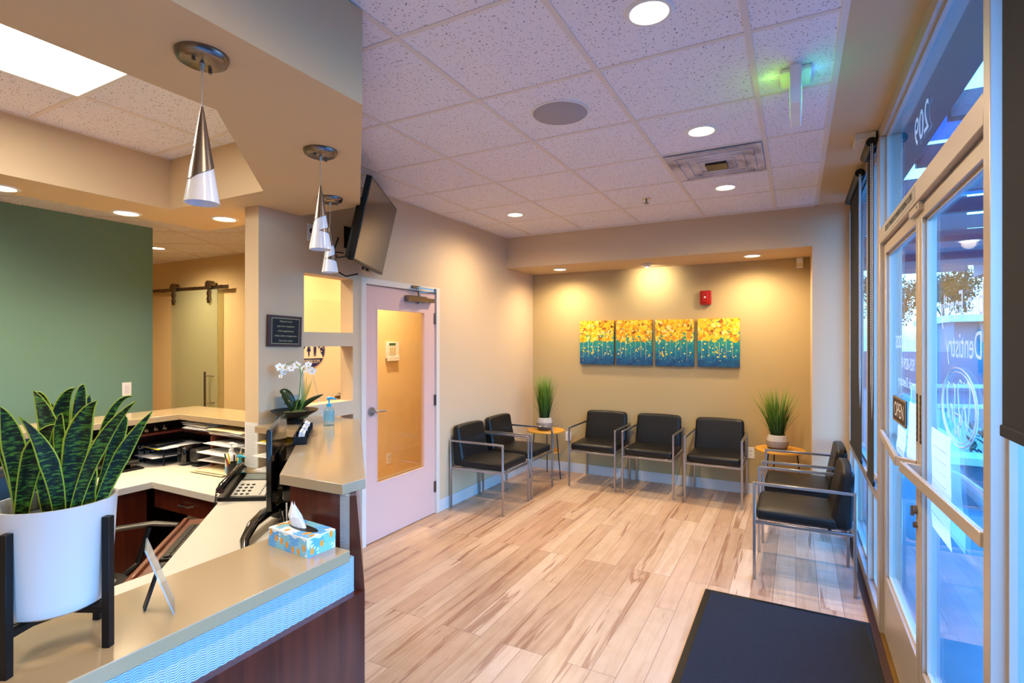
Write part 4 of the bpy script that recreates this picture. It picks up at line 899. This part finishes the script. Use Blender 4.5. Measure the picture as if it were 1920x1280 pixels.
# column notice
cnn=thing('paper_list','white printed list taped on the end of the cream column','paper',(-3.005,2.15,.79)); MB().box(-3.068,-2.945,2.152,2.154,.80,1.082).build('page','paper',cnn)
g=MB()
for k in range(20): g.box(-3.055,-2.975+.02*((k*7)%3)/2,2.1512,2.152,.82+k*.0125,.8212+k*.0125)
g.build('printed_lines','vinylb',cnn)
# plaque
pq=thing('wall_plaque','dark wooden plaque with engraved payment notice on the wall above the orchid','plaque',(XL,2.335,1.555))
m=Matrix.Translation((XL,2.336,1.657))@Matrix.Rotation(math.radians(-1.5),4,'X')
MB().box(.0,.022,-.128,.128,-.1,.1,mat=m).build('wooden_board','brownpl',pq,bevel=.003)
MB().box(.022,.0235,-.105,.105,-.082,.082,mat=m).build('brass_edge','gold',pq); MB().box(.0235,.0245,-.102,.102,-.079,.079,mat=m).build('black_plate','plate',pq)
g=MB()
for k,t_ in enumerate(('Payment is due','upon the completion','of the appointment','unless other arrangements','have been made')):
    g.text(t_,.0165,tuple(m@V(.0248,0,.062-.031*k)),m.to_3x3()@V(0,1,0),m.to_3x3()@V(0,0,1),sx=.95)
g.build('engraved_text','gold',pq)
# ---------------------------------------------------------------- SNAKE PLANT
c=(-1.554,.600); sp_=thing('potted_snake_plant','snake plant in a white pot on a black stand on the lower counter','potted plant',(c[0],c[1],ZL))
MB().lathe([(0,0),(.085,0),(.098,.008),(.106,.03),(.118,.245),(.1185,.25),(.113,.25),(.108,.235),(.104,.205),(0,.205)],(c[0],c[1],.965),64).build('pot','potwhite',sp_)
MB().lathe([(0,1.178),(.05,1.182),(.106,1.175)],(c[0],c[1],0),32).build('gravel','soil',sp_)
st=[(-1.498,.49),(-1.443,.657),(-1.61,.711),(-1.665,.544)]
for x,y in st:
    a_=math.atan2(y-c[1],x-c[0]); mm=Matrix.Translation((x,y,0))@Matrix.Rotation(a_,4,'Z'); MB().box(-.009,.009,-.009,.009,ZL,1.175,mat=mm).build('stand_leg','blackm',sp_,bevel=.001,seg=1)
g=MB()
for a_,b_ in ((0,2),(1,3)): g.bar((st[a_][0],st[a_][1],.955),(st[b_][0],st[b_][1],.955),.016,.014)
g.build('stand_cross','blackm',sp_)
LV=[((-1.623,0.56),(-1.614,0.542,1.345),(-1.615,0.519,1.439),0.047),((-1.586,0.625),(-1.612,0.611,1.361),(-1.649,0.591,1.47),0.045),((-1.493,0.584),(-1.473,0.555,1.318),(-1.487,0.508,1.427),0.039),
((-1.471,0.641),(-1.436,0.683,1.313),(-1.393,0.729,1.418),0.036),((-1.471,0.596),(-1.417,0.625,1.343),(-1.34,0.666,1.452),0.032),((-1.561,0.661),(-1.525,0.692,1.386),(-1.48,0.727,1.451),0.018),
((-1.491,0.596),(-1.476,0.611,1.361),(-1.442,0.634,1.451),0.057),((-1.612,0.635),(-1.629,0.636,1.389),(-1.595,0.654,1.473),0.042),((-1.598,0.659),(-1.611,0.669,1.406),(-1.61,0.68,1.478),0.032),
((-1.528,0.669),(-1.502,0.704,1.349),(-1.494,0.72,1.401),0.034),((-1.479,0.637),(-1.49,0.637,1.272),(-1.476,0.65,1.33),0.04),((-1.541,0.615),(-1.556,0.607,1.353),(-1.551,0.61,1.416),0.024),
((-1.631,0.561),(-1.665,0.549,1.321),(-1.689,0.536,1.385),0.034),((-1.634,0.640),(-1.693,0.647,1.369),(-1.714,0.647,1.427),0.032),((-1.60,0.55),(-1.545,0.556,1.334),(-1.48,0.569,1.401),0.048),
((-1.628,0.628),(-1.684,0.635,1.385),(-1.717,0.623,1.46),0.03),((-1.61,0.665),(-1.62,0.686,1.369),(-1.622,0.697,1.451),0.03),((-1.56,0.588),(-1.579,0.583,1.285),(-1.586,0.591,1.341),0.036)]
R=random.Random(11); cam=V(0,0,1.59)
for bs,md,tp,w in LV:
    b=V(bs[0],bs[1],1.170); m_=V(*md); t=V(*tp); m2=(m_*2-(b+t)*.5); n=16; g=MB(); prev=None; tw=R.uniform(-.5,.5); us=g.bm.loops.layers.uv.verify()
    for k in range(n+1):
        u=k/n; p=b*(1-u)**2+m2*2*u*(1-u)+t*u*u; d=((m2-b)*(1-u)+(t-m2)*u).normalized(); vw=(cam-p).normalized(); sd=d.cross(vw).normalized(); nn=sd.cross(d)
        q=Matrix.Rotation(tw*(u-.3)*2,3,d); sd=q@sd; nn=q@nn
        ww=w*.46*((.52+.9*u) if u<.5 else .97*(1-((u-.5)/.5)**1.4))+.0006
        cur=[p-sd*ww+nn*ww*.30,p-sd*ww*.5+nn*ww*.05,p-nn*ww*.10,p+sd*ww*.5+nn*ww*.05,p+sd*ww+nn*ww*.30]
        if prev:
            for i in range(4): g.face([prev[i],prev[i+1],cur[i+1],cur[i]],None,[(i/4,(k-1)/n),((i+1)/4,(k-1)/n),((i+1)/4,u),(i/4,u)])
        prev=cur
    lf=g.build('leaf','snake',sp_,smooth=60,weld=True); so=lf.modifiers.new('thick','SOLIDIFY'); so.thickness=.0022
# small frame with easel
fr=thing('counter_sign','small clear sign holder seen edge-on with a black easel leg, on the lower counter','sign holder',(-1.47,.80,ZL))
a0=V(-1.444,.806,ZL); dirp=V(-.04,.11,0).normalized()  # plate lies roughly along the view direction
nrm=V(.94,.342,0); up=V(-.34*.94,-.34*.342,.94).normalized()
vw=V(-1.46,.80,0).normalized(); wv=vw
m=Matrix((wv,up.cross(wv)*-1,up)).transposed()
w_=vw; q0=V(-1.452,.812,ZL+.001); up=V(-.39,-.215,1).normalized()
nn=w_.cross(up).normalized()
g=MB()
for off in (0,.0035):
    pass
P8=[q0+w_*a_+up*h_+nn*t_ for h_ in (0,.185) for t_ in (0,.004) for a_ in (0,.11)]
vs=[g.bm.verts.new(p) for p in P8]
for f in ((0,2,3,1),(4,5,7,6),(0,1,5,4),(2,6,7,3),(0,4,6,2),(1,3,7,5)): g.bm.faces.new([vs[i] for i in f])
bmesh.ops.recalc_face_normals(g.bm,faces=g.bm.faces); g.build('clear_plate','acrylic',fr)
MB().bar(q0+w_*.055+up*.10+nn*-.004,V(-1.548,.79,ZL+.004),.03,.005).build('easel_leg','black',fr)
# tissue box
tz=math.atan2(1.252-1.234,-1.656+1.441); tx=thing('tissue_box','floral blue and orange tissue box on the end of the lower counter','tissue box',(-1.543,1.30,ZL))
m=Matrix.Translation((-1.543,1.303,ZL))@Matrix.Rotation(math.radians(-4.5),4,'Z')
MB().box(-.108,.108,-.058,.058,0,.065,mat=m).build('carton','tissue',tx,bevel=.001,seg=1)
g=MB(); R=random.Random(2)
faces=[(V(-.108,-.0582,0),V(1,0,0),V(0,0,1),.216,.065),(V(.1082,-.058,0),V(0,1,0),V(0,0,1),.116,.065),(V(-.108,-.058,.0652),V(1,0,0),V(0,1,0),.216,.116)]
r3=m.to_3x3(); lay=0
for o,u,v,W,Hh in faces:
    nr=u.cross(v); flat=Hh>.1
    def put(pts,mi):
        global lay
        lay+=1; h_=.0003+.000004*lay
        g.face([m@(o+u*min(max(a,.0005),W-.0005)+v*min(max(b,.0005),Hh-.0005)+nr*h_) for a,b in pts],mi)
    n_=14 if flat else int(W/.026)
    for k in range(n_):
        if flat: a_,b_,r_,a0,span=R.uniform(0,W),R.uniform(0,Hh),R.uniform(.03,.045),R.random()*6,PI*1.2
        else: a_,b_,r_=(k+.5)*W/n_+R.uniform(-.008,.008),(.0,.052)[k%2],R.uniform(.036,.046); a0,span=((0,PI) if k%2==0 else (PI*.95,PI*1.1))
        for i in range(9):
            an=a0+span*i/8; c_,s_=math.cos(an),math.sin(an); put([(a_,b_),(a_+c_*r_*.6-s_*r_*.13,b_+s_*r_*.6+c_*r_*.13),(a_+c_*r_,b_+s_*r_),(a_+c_*r_*.6+s_*r_*.13,b_+s_*r_*.6-c_*r_*.13)],(k//2)%2)
    for k in range(int(W/.03)*(2 if flat else 1)):
        a_=(k+.5)*W/int(W/.03) if not flat else R.uniform(.01,W-.01); b_=R.uniform(.012,Hh-.012); put([(a_+.0075*math.cos(t/12*2*PI),b_+.0125*math.sin(t/12*2*PI)) for t in range(12)],2)
g.build('printed_flowers',['pr_blue','pr_teal','pr_orange'],tx)
MB().prism([(.075*math.cos(t/24*2*PI)+.01,.022*math.sin(t/24*2*PI)) for t in range(24)],.0668,.0676,mat=m).build('opening','dgrey',tx)
g=MB(); n=10
base=[m@V(-.02+.045*math.cos(t/n*2*PI),.012*math.sin(t/n*2*PI),.066) for t in range(n)]; mid=[m@V(-.04+.024*math.cos(t/n*2*PI+.4)*(1+.3*(t%2)),.014*math.sin(t/n*2*PI+.4)*(1+.5*(t%2)),.10) for t in range(n)]; tp=[m@V(-.052+.006*math.cos(t/n*2*PI),.005*math.sin(t/n*2*PI),.135+.008*(t%3)) for t in range(n)]
for A_,B_ in ((base,mid),(mid,tp)):
    for i in range(n): g.face([A_[i],A_[(i+1)%n],B_[(i+1)%n],B_[i]])
g.build('tissue','paper',tx)
# ---------------------------------------------------------------- ORCHID
OC=V(-2.79,2.300,ZT); og=thing('potted_orchid','white orchid in a shallow black bowl on the raised counter by the wall','potted plant',tuple(OC))
MB().lathe([(0,0),(.052,0),(.056,.02),(.05,.03),(.075,.04),(.135,.075),(.142,.085),(.132,.084),(.07,.05),(0,.046)],tuple(OC),48).build('bowl','black',og)
MB().ball(OC+V(.03,.01,.055),.055,sc=(1.2,1,.55),seg=20).ball(OC+V(-.03,-.02,.053),.045,sc=(1.2,1,.5),seg=20).build('moss','moss',og)
def oc(x,y,z): return OC+V(x+2.848,y-2.342,z-1.075)*.97
def blade(g,b,m_,t,w,n=10,fold=.2):
    m2=m_*2-(b+t)*.5; prev=None
    for k in range(n+1):
        u=k/n; p=b*(1-u)**2+m2*2*u*(1-u)+t*u*u; d=((m2-b)*(1-u)+(t-m2)*u).normalized(); sd=d.cross((cam-p).normalized()).normalized(); nn=sd.cross(d); ww=w*.5*math.sin(PI*(.12+.86*u))**.7
        cur=[p-sd*ww+nn*ww*fold,p,p+sd*ww+nn*ww*fold]
        if prev:
            for i in range(2): g.face([prev[i],prev[i+1],cur[i+1],cur[i]])
        prev=cur
for b,m_,t,w in ((OC+V(0,0,.06),oc(-2.885,2.315,1.255),oc(-2.93,2.295,1.275),.062),(OC+V(.0,0,.06),oc(-2.76,2.375,1.215),oc(-2.677,2.423,1.262),.03),(OC+V(0,0,.06),oc(-2.865,2.32,1.21),oc(-2.90,2.31,1.20),.035),(OC+V(0,0,.06),oc(-2.83,2.35,1.2),oc(-2.80,2.36,1.22),.045)):
    g=MB(); blade(g,b,m_,t,w); lf=g.build('leaf','leafdark',og,smooth=60,weld=True); so=lf.modifiers.new('thick','SOLIDIFY'); so.thickness=.003
S_=[OC+V(.0,0,.06),oc(-2.813,2.35,1.265),oc(-2.804,2.355,1.385),oc(-2.813,2.35,1.443),oc(-2.849,2.331,1.477),oc(-2.888,2.31,1.455),oc(-2.905,2.30,1.42)]
MB().tube(S_,[.004,.0035,.003,.0025,.0022,.002,.0015],8).tube([S_[2],oc(-2.79,2.362,1.43),oc(-2.765,2.376,1.455),oc(-2.74,2.389,1.43)],.002,6).build('stem','green',og)
R=random.Random(5)
for i,p in enumerate(((-2.925,2.289,1.439),(-2.905,2.303,1.409),(-2.862,2.326,1.430),(-2.83,2.344,1.452),(-2.785,2.368,1.426),(-2.762,2.378,1.456),(-2.74,2.389,1.415),(-2.918,2.292,1.380),(-2.90,2.31,1.435))):
    o=oc(*p); vw=((cam-o).normalized()+V(R.uniform(-.4,.4),R.uniform(-.4,.4),R.uniform(-.3,.3))).normalized(); u=vw.cross(V(0,0,1)).normalized(); v=u.cross(vw); g=MB(); s_=R.uniform(.020,.026) if i!=7 else .013
    for k in range(5):
        a=PI/2+2*PI*k/5; d=u*math.cos(a)+v*math.sin(a); q=u*-math.sin(a)+v*math.cos(a); wd=.62 if k in (1,4) else .42
        g.face([o,o+d*s_*.35+q*s_*wd*.8+vw*.003,o+d*s_*.75+q*s_*wd*.85+vw*.004,o+d*s_*1.02+q*s_*wd*.4+vw*.002,o+d*s_*1.1+vw*.001,o+d*s_*1.02-q*s_*wd*.4+vw*.002,o+d*s_*.75-q*s_*wd*.85+vw*.004,o+d*s_*.35-q*s_*wd*.8+vw*.003])
    g.ball(o+vw*.004,.0045,seg=8,mi=1); fl=g.build('blossom',['petal','pencil'],og,smooth=60)
g=MB()
for i in range(7):
    blade(g,OC+V(.03,.01,.06),oc(-2.80+.01*i,2.36,1.28),oc(-2.815+.018*i,2.36,1.33+.02*(i%4)),.004,6)
g.build('thin_grass','green',og)
ah=thing('acrylic_sign','clear acrylic sign holder seen nearly edge-on between the orchid and the sanitizer','sign holder',(-2.64,2.42,ZT)); 
p0=V(-2.655,2.415,ZT+.001); vw=V(-2.655,2.415,0).normalized(); up=V(-.21,-.13,1).normalized(); nn=vw.cross(up).normalized(); g=MB()
vs=[g.bm.verts.new(p0+vw*a_+up*h_+nn*t_) for h_ in (0,.30) for t_ in (0,.0045) for a_ in (0,.05)]
for f in ((0,2,3,1),(4,5,7,6),(0,1,5,4),(2,6,7,3),(0,4,6,2),(1,3,7,5)): g.bm.faces.new([vs[i] for i in f])
bmesh.ops.recalc_face_normals(g.bm,faces=g.bm.faces); g.build('clear_plate','acrylic',ah)
af=thing('clear_brochure_holder','pale blue tinted clear holder standing against the wall behind the orchid','sign holder',(-2.92,2.30,ZT)); MB().box(-2.936,-2.92,2.27,2.45,ZT,ZT+.16).build('clear_plate','acrylic',af)
# business cards
bc=thing('business_card_holder','long black business card holder on the inner edge of the raised counter','card holder',(-2.30,1.98,ZT)); m=MD((-2.335,1.985,ZT))
MB().box(-.225,.225,-.03,.03,0,.006,mat=m).box(-.225,.225,-.032,-.028,0,.045,mat=m).box(-.225,.225,.028,.031,0,.018,mat=m).box(-.225,-.221,-.03,.03,0,.04,mat=m).box(-.075,-.071,-.03,.03,0,.045,mat=m).box(.075,.079,-.03,.03,0,.045,mat=m).box(.221,.225,-.03,.03,0,.045,mat=m).build('tray','blackm',bc)
for i in range(3):
    for k,dz in enumerate((.0,.008)):
        mm=m@Matrix.Translation((-.148+.149*i,-.012+.014*k,.008))@Matrix.Rotation(math.radians(-14),4,'X')
        tag(MB().box(-.05,.05,-.006,.006,0,.055-dz,mat=mm).build('business_card_stack','paper'),'stack of white business cards in the black holder, %s slot'%('near','middle','far')[i],'business cards','stacks of business cards')
# ---------------------------------------------------------------- THINGS ON THE FAR DESK
cb=thing('chalkboard_sign','small black chalkboard with handwritten white words leaning behind the desk','sign',(-4.08,2.1,.741))
MB().box(-4.10,-4.085,2.02,2.30,.741,.865).build('board','black',cb,bevel=.002)
g=MB()
for k,t_ in enumerate(('Life is short','Smile while you','have teeth!')): g.text(t_,.034,(-4.0845,2.045,.84-.036*k),(0,1,0),(0,0,1),align='LEFT',sx=1.05)
g.build('chalk_writing','chalk',cb)
sh=thing('pencil_sharpener','rounded black electric sharpener on the back desk','sharpener',(-3.70,2.16,.741)); MB().box(-3.765,-3.675,2.12,2.27,.741,.87).build('body','blackgloss',sh,bevel=.025,seg=4); MB().cyl((-3.72,2.128,.81),(-3.72,2.131,.81),.016,seg=16).build('sharpening_hole','chrome',sh)
sc_=thing('stapler','dark grey electric stapler next to the black sharpener','stapler',(-3.61,2.17,.741)); MB().box(-3.645,-3.565,2.15,2.33,.741,.765).build('base','black',sc_,bevel=.008); MB().box(-3.65,-3.555,2.14,2.33,.767,.86).build('body','dgrey',sc_,bevel=.022,seg=4); MB().box(-3.63,-3.58,2.147,2.152,.775,.79).build('label_strip','paper2',sc_)
def papers(x0,x1,y0,y1,z,n,name,label,mats,R_,th=.0035,group=None,jit=.03,stackgroup=None):
    R=random.Random(R_); r=thing(name,label,'papers',((x0+x1)/2,(y0+y1)/2,z),0,group)
    for i in range(n):
        cx,cy=(x0+x1)/2+R.uniform(-jit,jit),(y0+y1)/2+R.uniform(-jit,jit)
        MB().cbox((cx,cy,z+th*(i+.5)),(x1-x0,y1-y0,th*.8),R.uniform(-.12,.12)).build('sheet',mats[i%len(mats)],r)
papers(-3.86,-3.56,2.24,2.46,.961,17,'paper_stack','tall messy stack of white papers on the upper shelf in the corner',['paper','white','paper','paper2'],1)
papers(-3.50,-3.12,2.20,2.46,.961,11,'paper_stack','messy stack of white and cream papers on the upper shelf beside the column',['paper','paper2','paper'],2)
papers(-3.48,-3.16,2.14,2.44,.907,2,'paper_stack','white papers in the top slot of the sorter',['paper'],3); papers(-3.48,-3.16,2.13,2.44,.852,3,'paper_stack','white papers in the middle slot of the sorter',['paper'],4); papers(-3.48,-3.16,2.12,2.44,.797,3,'paper_stack','white papers in the lower slot of the sorter',['paper'],5)
papers(-3.47,-3.15,2.08,2.42,.742,4,'folder_stack','cream and dark red folders on the desk under the sorter',['paper2','paper2','red','paper2'],6)
for i,(z,mm,lab) in enumerate(((.972,'yellow','yellow paper in the top slot beside the monitor'),(.892,'paper','white papers in the middle slot beside the monitor'),(.807,'paper','white papers in the lowest slot beside the monitor'))):
    papers(-2.91,-2.72,2.10,2.48,z,3,'paper_stack',lab,[mm,'paper'] if i==0 else ['paper'],20+i)
papers(-4.03,-3.81,2.06,2.34,.8495,3,'letter_tray_papers','white papers with a yellow note in a letter tray on the back desk',['paper','yellow','paper'],8)
lt=thing('letter_tray','black two-level letter tray holding papers on the back desk','letter tray',(-3.93,2.1,.741))
MB().box(-4.04,-3.80,2.06,2.36,.845,.849).box(-4.04,-3.80,2.06,2.36,.79,.794).box(-4.04,-4.034,2.35,2.36,.741,.87).box(-3.806,-3.80,2.35,2.36,.741,.87).box(-3.806,-3.80,2.06,2.066,.741,.85).box(-4.04,-4.034,2.06,2.066,.741,.85).build('tray','black',lt)
papers(-4.03,-3.81,2.03,2.30,.7945,2,'paper_stack','white paper in the lower level of the letter tray',['paper'],31)
cp=tag(MB().cbox((-3.92,2.14,.880),(.10,.24,.012),.3).build('clipboard','black',bevel=.004),'black clipboard lying on top of the letter tray','clipboard')
hp=thing('hole_punch','grey three-hole punch on the left side of the desk','hole punch',(-3.92,1.80,.741)); MB().box(-3.99,-3.84,1.66,1.96,.741,.753).build('base','blackm',hp,bevel=.003); MB().box(-3.97,-3.87,1.67,1.95,.775,.80).build('lever','dgrey',hp,bevel=.008)
for y in (1.70,1.81,1.92): MB().box(-3.955,-3.90,y-.015,y+.015,.753,.778).build('punch_head','nickel',hp)
for i,y in enumerate((1.98,2.03,2.09,2.15)):
    b_=tag(MB().prism([(-.012,0),(.012,0),(0,.016)],-.012,.012,mat=Matrix(((1,0,0,-3.955),(0,0,1,y),(0,1,0,.9655),(0,0,0,1)))).tube([(-3.955,y,.98),(-3.962,y,.998),(-3.948,y,.998),(-3.955,y,.98)],.001,4).build('binder_clip','chrome'),'silver binder clip standing on the upper shelf left of the paper stack','binder clip','binder clips on the upper shelf')
papers(-4.12,-3.89,1.60,1.95,.961,4,'folder_stack','brown folders lying on the upper shelf behind the snake plant',['brownpl','paper2','cherryl'],9,jit=.01)
papers(-4.12,-3.88,1.10,1.45,.961,5,'paper_stack','white papers on the upper shelf at the left picture edge',['paper','paper'],10,jit=.01)
rb=thing('red_binder','red tray with ring-bound book on the desk at the left picture edge','binder',(-3.95,1.3,.741)); MB().box(-4.12,-3.80,1.05,1.50,.741,.749).box(-4.12,-3.80,1.05,1.50,.84,.862).build('covers','red',rb,bevel=.002); MB().box(-4.11,-3.83,1.06,1.49,.749,.80).build('pages','paper',rb)
# things on the near desk under the pot
bk=thing('black_scanner','black desk device below the lower counter at the left edge','scanner',(-1.98,.72,.741)); MB().box(-2.08,-1.90,.52,.76,.741,.80).build('body','black',bk,bevel=.01); MB().box(-2.06,-1.92,.6,.7,.80,.803).build('panel','dgrey',bk)
bo=thing('gold_box','gold coloured box on the desk under the white pot','box',(-1.93,.83,.741)); MB().box(-1.99,-1.87,.78,.87,.741,.765).build('box','brass',bo,bevel=.002); MB().box(-1.99,-1.87,.872,.878,.741,.768).build('lid_edge','dgrey',bo)
# office chair
oc_=thing('office_chair','black office chair with grey armrests at the reception desk','chair',(-2.85,1.1,0))
MB().lathe([(0,0),(.22,0),(.24,.03),(.22,.07),(0,.075)],(-2.80,1.12,.42),32).build('seat','leather',oc_)
g=MB(); g.tube([(-2.98,1.22,.655),(-2.93,1.38,.672),(-2.85,1.50,.674),(-2.75,1.565,.665)],[.022,.026,.026,.02],12,flat=.45); g.build('armrest','dgrey',oc_)
g=MB(); g.tube([(-2.60,.93,.60),(-2.52,1.05,.61),(-2.46,1.15,.605)],[.02,.026,.022],12,flat=.45); g.build('armrest','dgrey',oc_)
g=MB(); g.tube([(-2.85,1.48,.66),(-2.84,1.42,.5),(-2.80,1.25,.44)],.014,8); g.build('arm_support','black',oc_)
g=MB(); g.tube([(-2.53,1.05,.6),(-2.58,1.05,.5),(-2.7,1.1,.44)],.014,8); g.build('arm_support','black',oc_)
MB().cushion(-3.13,-3.05,.80,1.28,.55,1.02,(.02,.02,.02)).build('backrest','leather',oc_,weld=True,smooth=80)
MB().bar((-3.10,1.05,.6),(-2.9,1.1,.42),.05,.02).build('back_bracket','black',oc_)
MB().cyl((-2.80,1.12,.1),(-2.80,1.12,.42),.03).build('gas_lift','chrome',oc_)
for k in range(5):
    a=2*PI*k/5; x,y=-2.80+.28*math.cos(a),1.12+.28*math.sin(a); l_=MB().bar((-2.80,1.12,.11),(x,y,.08),.04,.025).build('base_leg','black',oc_); MB().cyl((x-.012,y,.028),(x+.012,y,.028),.028,seg=14).build('castor','black',l_)
bn=thing('supply_box','patterned cardboard box under the back desk','box',(-3.3,2.2,.0)); MB().box(-3.42,-3.20,2.0,2.3,.002,.50).build('carton','tissue',bn)
# ---------------------------------------------------------------- PENDANTS
def make_pendant():
    r=thing('pendant_lamp','','pendant lamp',group='cone pendant lamps over the counter')
    MB().lathe([(0,-.026),(.055,-.026),(.066,-.02),(.072,-.008),(.072,0),(0,0)],seg=40).build('ceiling_canopy','nickel',r,world=False)
    g=MB(); 
    for s_ in (-1,1): g.cyl((.038*s_,0,-.026),(.038*s_,0,-.038),.005,seg=12)
    g.build('mounting_screws','nickel',r,world=False)
    MB().cyl((0,0,-.026),(0,0,-.048),.0075,.005,seg=12).cyl((0,0,-.026),(0,0,-.17),.0016,seg=8).build('cord','cord',r,world=False)
    H0,H1,R0,R1=-.165,-.438,.004,.0475
    def rad(t): return R0+(R1-R0)*t
    MB().lathe([(rad(t),H0+(H1-H0)*t) for t in (.02,.2,.4,.6,.8,.97,.99,1.0)]+[(rad(1)-.003,H1),(rad(.9)-.004,H0+(H1-H0)*.9),(rad(.5)-.004,H0+(H1-H0)*.5)],seg=48).build('glass_shade','glow_white',r,world=False)
    g=MB(); nt_,na=130,150
    def metal(t,f):
        if f>=.45: return t<.77-.25*(f-.45)/.55
        e0=.52-.12*f/.45; tip=.07
        if t<e0: return True
        if f<tip: return False
        u=(f-tip)/(.45-tip); lo=.715+.055*u; up_=.715-.12*u-(.715-.12-e0)*max(0,(u-.72)/.28)**2
        return up_<t<lo
    for i in range(nt_):
        t0,t1=i/nt_*.8,(i+1)/nt_*.8
        for j in range(na):
            if metal((t0+t1)/2,(j+.5)/na):
                a0,a1=2*PI*j/na,2*PI*(j+1)/na; q=lambda t,a:((rad(t)+.0014)*math.cos(a),(rad(t)+.0014)*math.sin(a),H0+(H1-H0)*t)
                g.face([q(t0,a0),q(t1,a0),q(t1,a1),q(t0,a1)])
    g.cyl((0,0,H0+.012),(0,0,H0-.012),.003,.0068,seg=16)
    s_=g.build('metal_sleeve','nickel',r,world=False,weld=True); so=s_.modifiers.new('thick','SOLIDIFY'); so.thickness=.001
    return r
pd=make_pendant(); pd.location=(-1.543,.945,ZS); pd.rotation_euler=(0,0,math.radians(114)); pd['label']='cone pendant lamp nearest the camera, largest of the three'
dup(pd,(-1.854,1.666,ZS),math.radians(-79),'cone pendant lamp in the middle of the three, over the raised counter'); dup(pd,(-2.42,2.245,ZS),math.radians(-119),'cone pendant lamp farthest from the camera, nearest the television')
# ---------------------------------------------------------------- TELEVISION
tv=thing('television','black wall-mounted flat television tilted down above the pink door','television',(-2.568,2.812,2.355))
yaw,tilt,roll=2.1216,.226,.03; d=V(math.cos(yaw),math.sin(yaw),0); n0=V(d.y,-d.x,0); u0=V(0,0,1); n=(n0*math.cos(tilt)-u0*math.sin(tilt)); v=(u0*math.cos(tilt)+n0*math.sin(tilt)); d2=d*math.cos(roll)+v*math.sin(roll); v2=d*-math.sin(roll)+v*math.cos(roll)
m=Matrix((d2,v2,n)).transposed().to_4x4(); m.translation=V(-2.568,2.812,2.355); w,h=.465,.265
MB().box(-w,w,-h,h,-.035,0,mat=m).build('bezel','black',tv,bevel=.004); MB().box(-w+.014,w-.014,-h+.018,h-.012,0,.0012,mat=m).build('screen','screen',tv)
MB().box(-w+.06,w-.08,-h+.01,h-.13,-.075,-.035,mat=m).build('rear_housing','black',tv,bevel=.015,seg=3)
g=MB(); g.bar(m@V(0,0,-.07),V(-2.93,2.92,2.36),.05,.04); g.box(-2.94,-2.925,2.86,2.98,2.28,2.44); g.build('wall_bracket','blackm',tv)
MB().box(-.10,-.07,-h-.022,-h,-.03,-.01,mat=m).box(.02,.09,-h-.018,-h,-.03,-.008,mat=m).build('sensor_pods','black',tv)
MB().cyl(m@V(-.06,-h+.009,.0005),m@V(-.06,-h+.009,.0018),.005,seg=12).build('badge','nickel',tv)
for i,y in enumerate((2.56,2.67)):
    o=outlet((XL,y,2.34),(1,0,0),('left' if i==0 else 'right')+' power outlet high on the wall behind the television')
    g=MB(); g.tube([(XL+.01,y,2.35),(XL+.04,y,2.35),(XL+.05,y+.01,2.28),(XL+.05,y+.08,2.22-.03*i),(XL+.10,y+.2,2.22)],.005,7).cyl((XL+.006,y,2.35),(XL+.035,y,2.35),.018,.012,seg=12)
    tag(g.build('power_cord','black'),('left' if i==0 else 'right')+' black power cord hanging from an outlet behind the television','cord')
g=MB(); g.tube([(XL+.07,2.74,2.33),(XL+.05,2.70,2.2),(XL+.05,2.72,2.1),(XL+.08,2.80,2.06),(XL+.14,2.86,2.08)],.006,7); tag(g.build('video_cable','black'),'black cable loop hanging below the television mount','cable')
# ---------------------------------------------------------------- WORLD, CAMERA
w=bpy.data.worlds.new('sky'); SC.world=w; w.use_nodes=True; nt=w.node_tree; bg=nt.nodes['Background']
tc=N(nt,'ShaderNodeTexCoord'); s=N(nt,'ShaderNodeSeparateXYZ'); L(nt,tc.outputs['Generated'],s.inputs[0])
r=ramp(nt,s.outputs[2],[(0,lin((80,150,215))),(.05,lin((140,208,255))),(.3,lin((90,175,255))),(1,lin((34,124,235)))]); L(nt,r.outputs[0],bg.inputs[0]); bg.inputs[1].default_value=SKY
for (y0,y1) in ((-1.55,1.62),(1.67,3.47),(3.57,5.28)):
    l=light('AREA','daylight_portal',(.56,(y0+y1)/2,1.4),None,1,(1,1,1),shape='RECTANGLE',size=2.7,size_y=y1-y0); l.rotation_euler=(0,math.radians(90),0); l.data.cycles.is_portal=True
cd=bpy.data.cameras.new('camera'); co=bpy.data.objects.new('camera',cd); COL.objects.link(co); SC.camera=co
co.location=(0,0,1.59); co.rotation_euler=(PI/2,0,math.radians(28.18)); cd.sensor_width=36; cd.lens=36*993/1920; cd.clip_start=.02; cd.clip_end=200
SC.view_settings.view_transform='Standard'; SC.view_settings.look='None'; SC.view_settings.gamma=1; SC.view_settings.use_curve_mapping=False; SC.view_settings.exposure=EXPO
SC.cycles.use_denoising=True; SC.cycles.max_bounces=8; SC.cycles.diffuse_bounces=5; SC.cycles.transparent_max_bounces=16; SC.cycles.sample_clamp_indirect=6; SC.cycles.caustics_reflective=False; SC.cycles.caustics_refractive=False
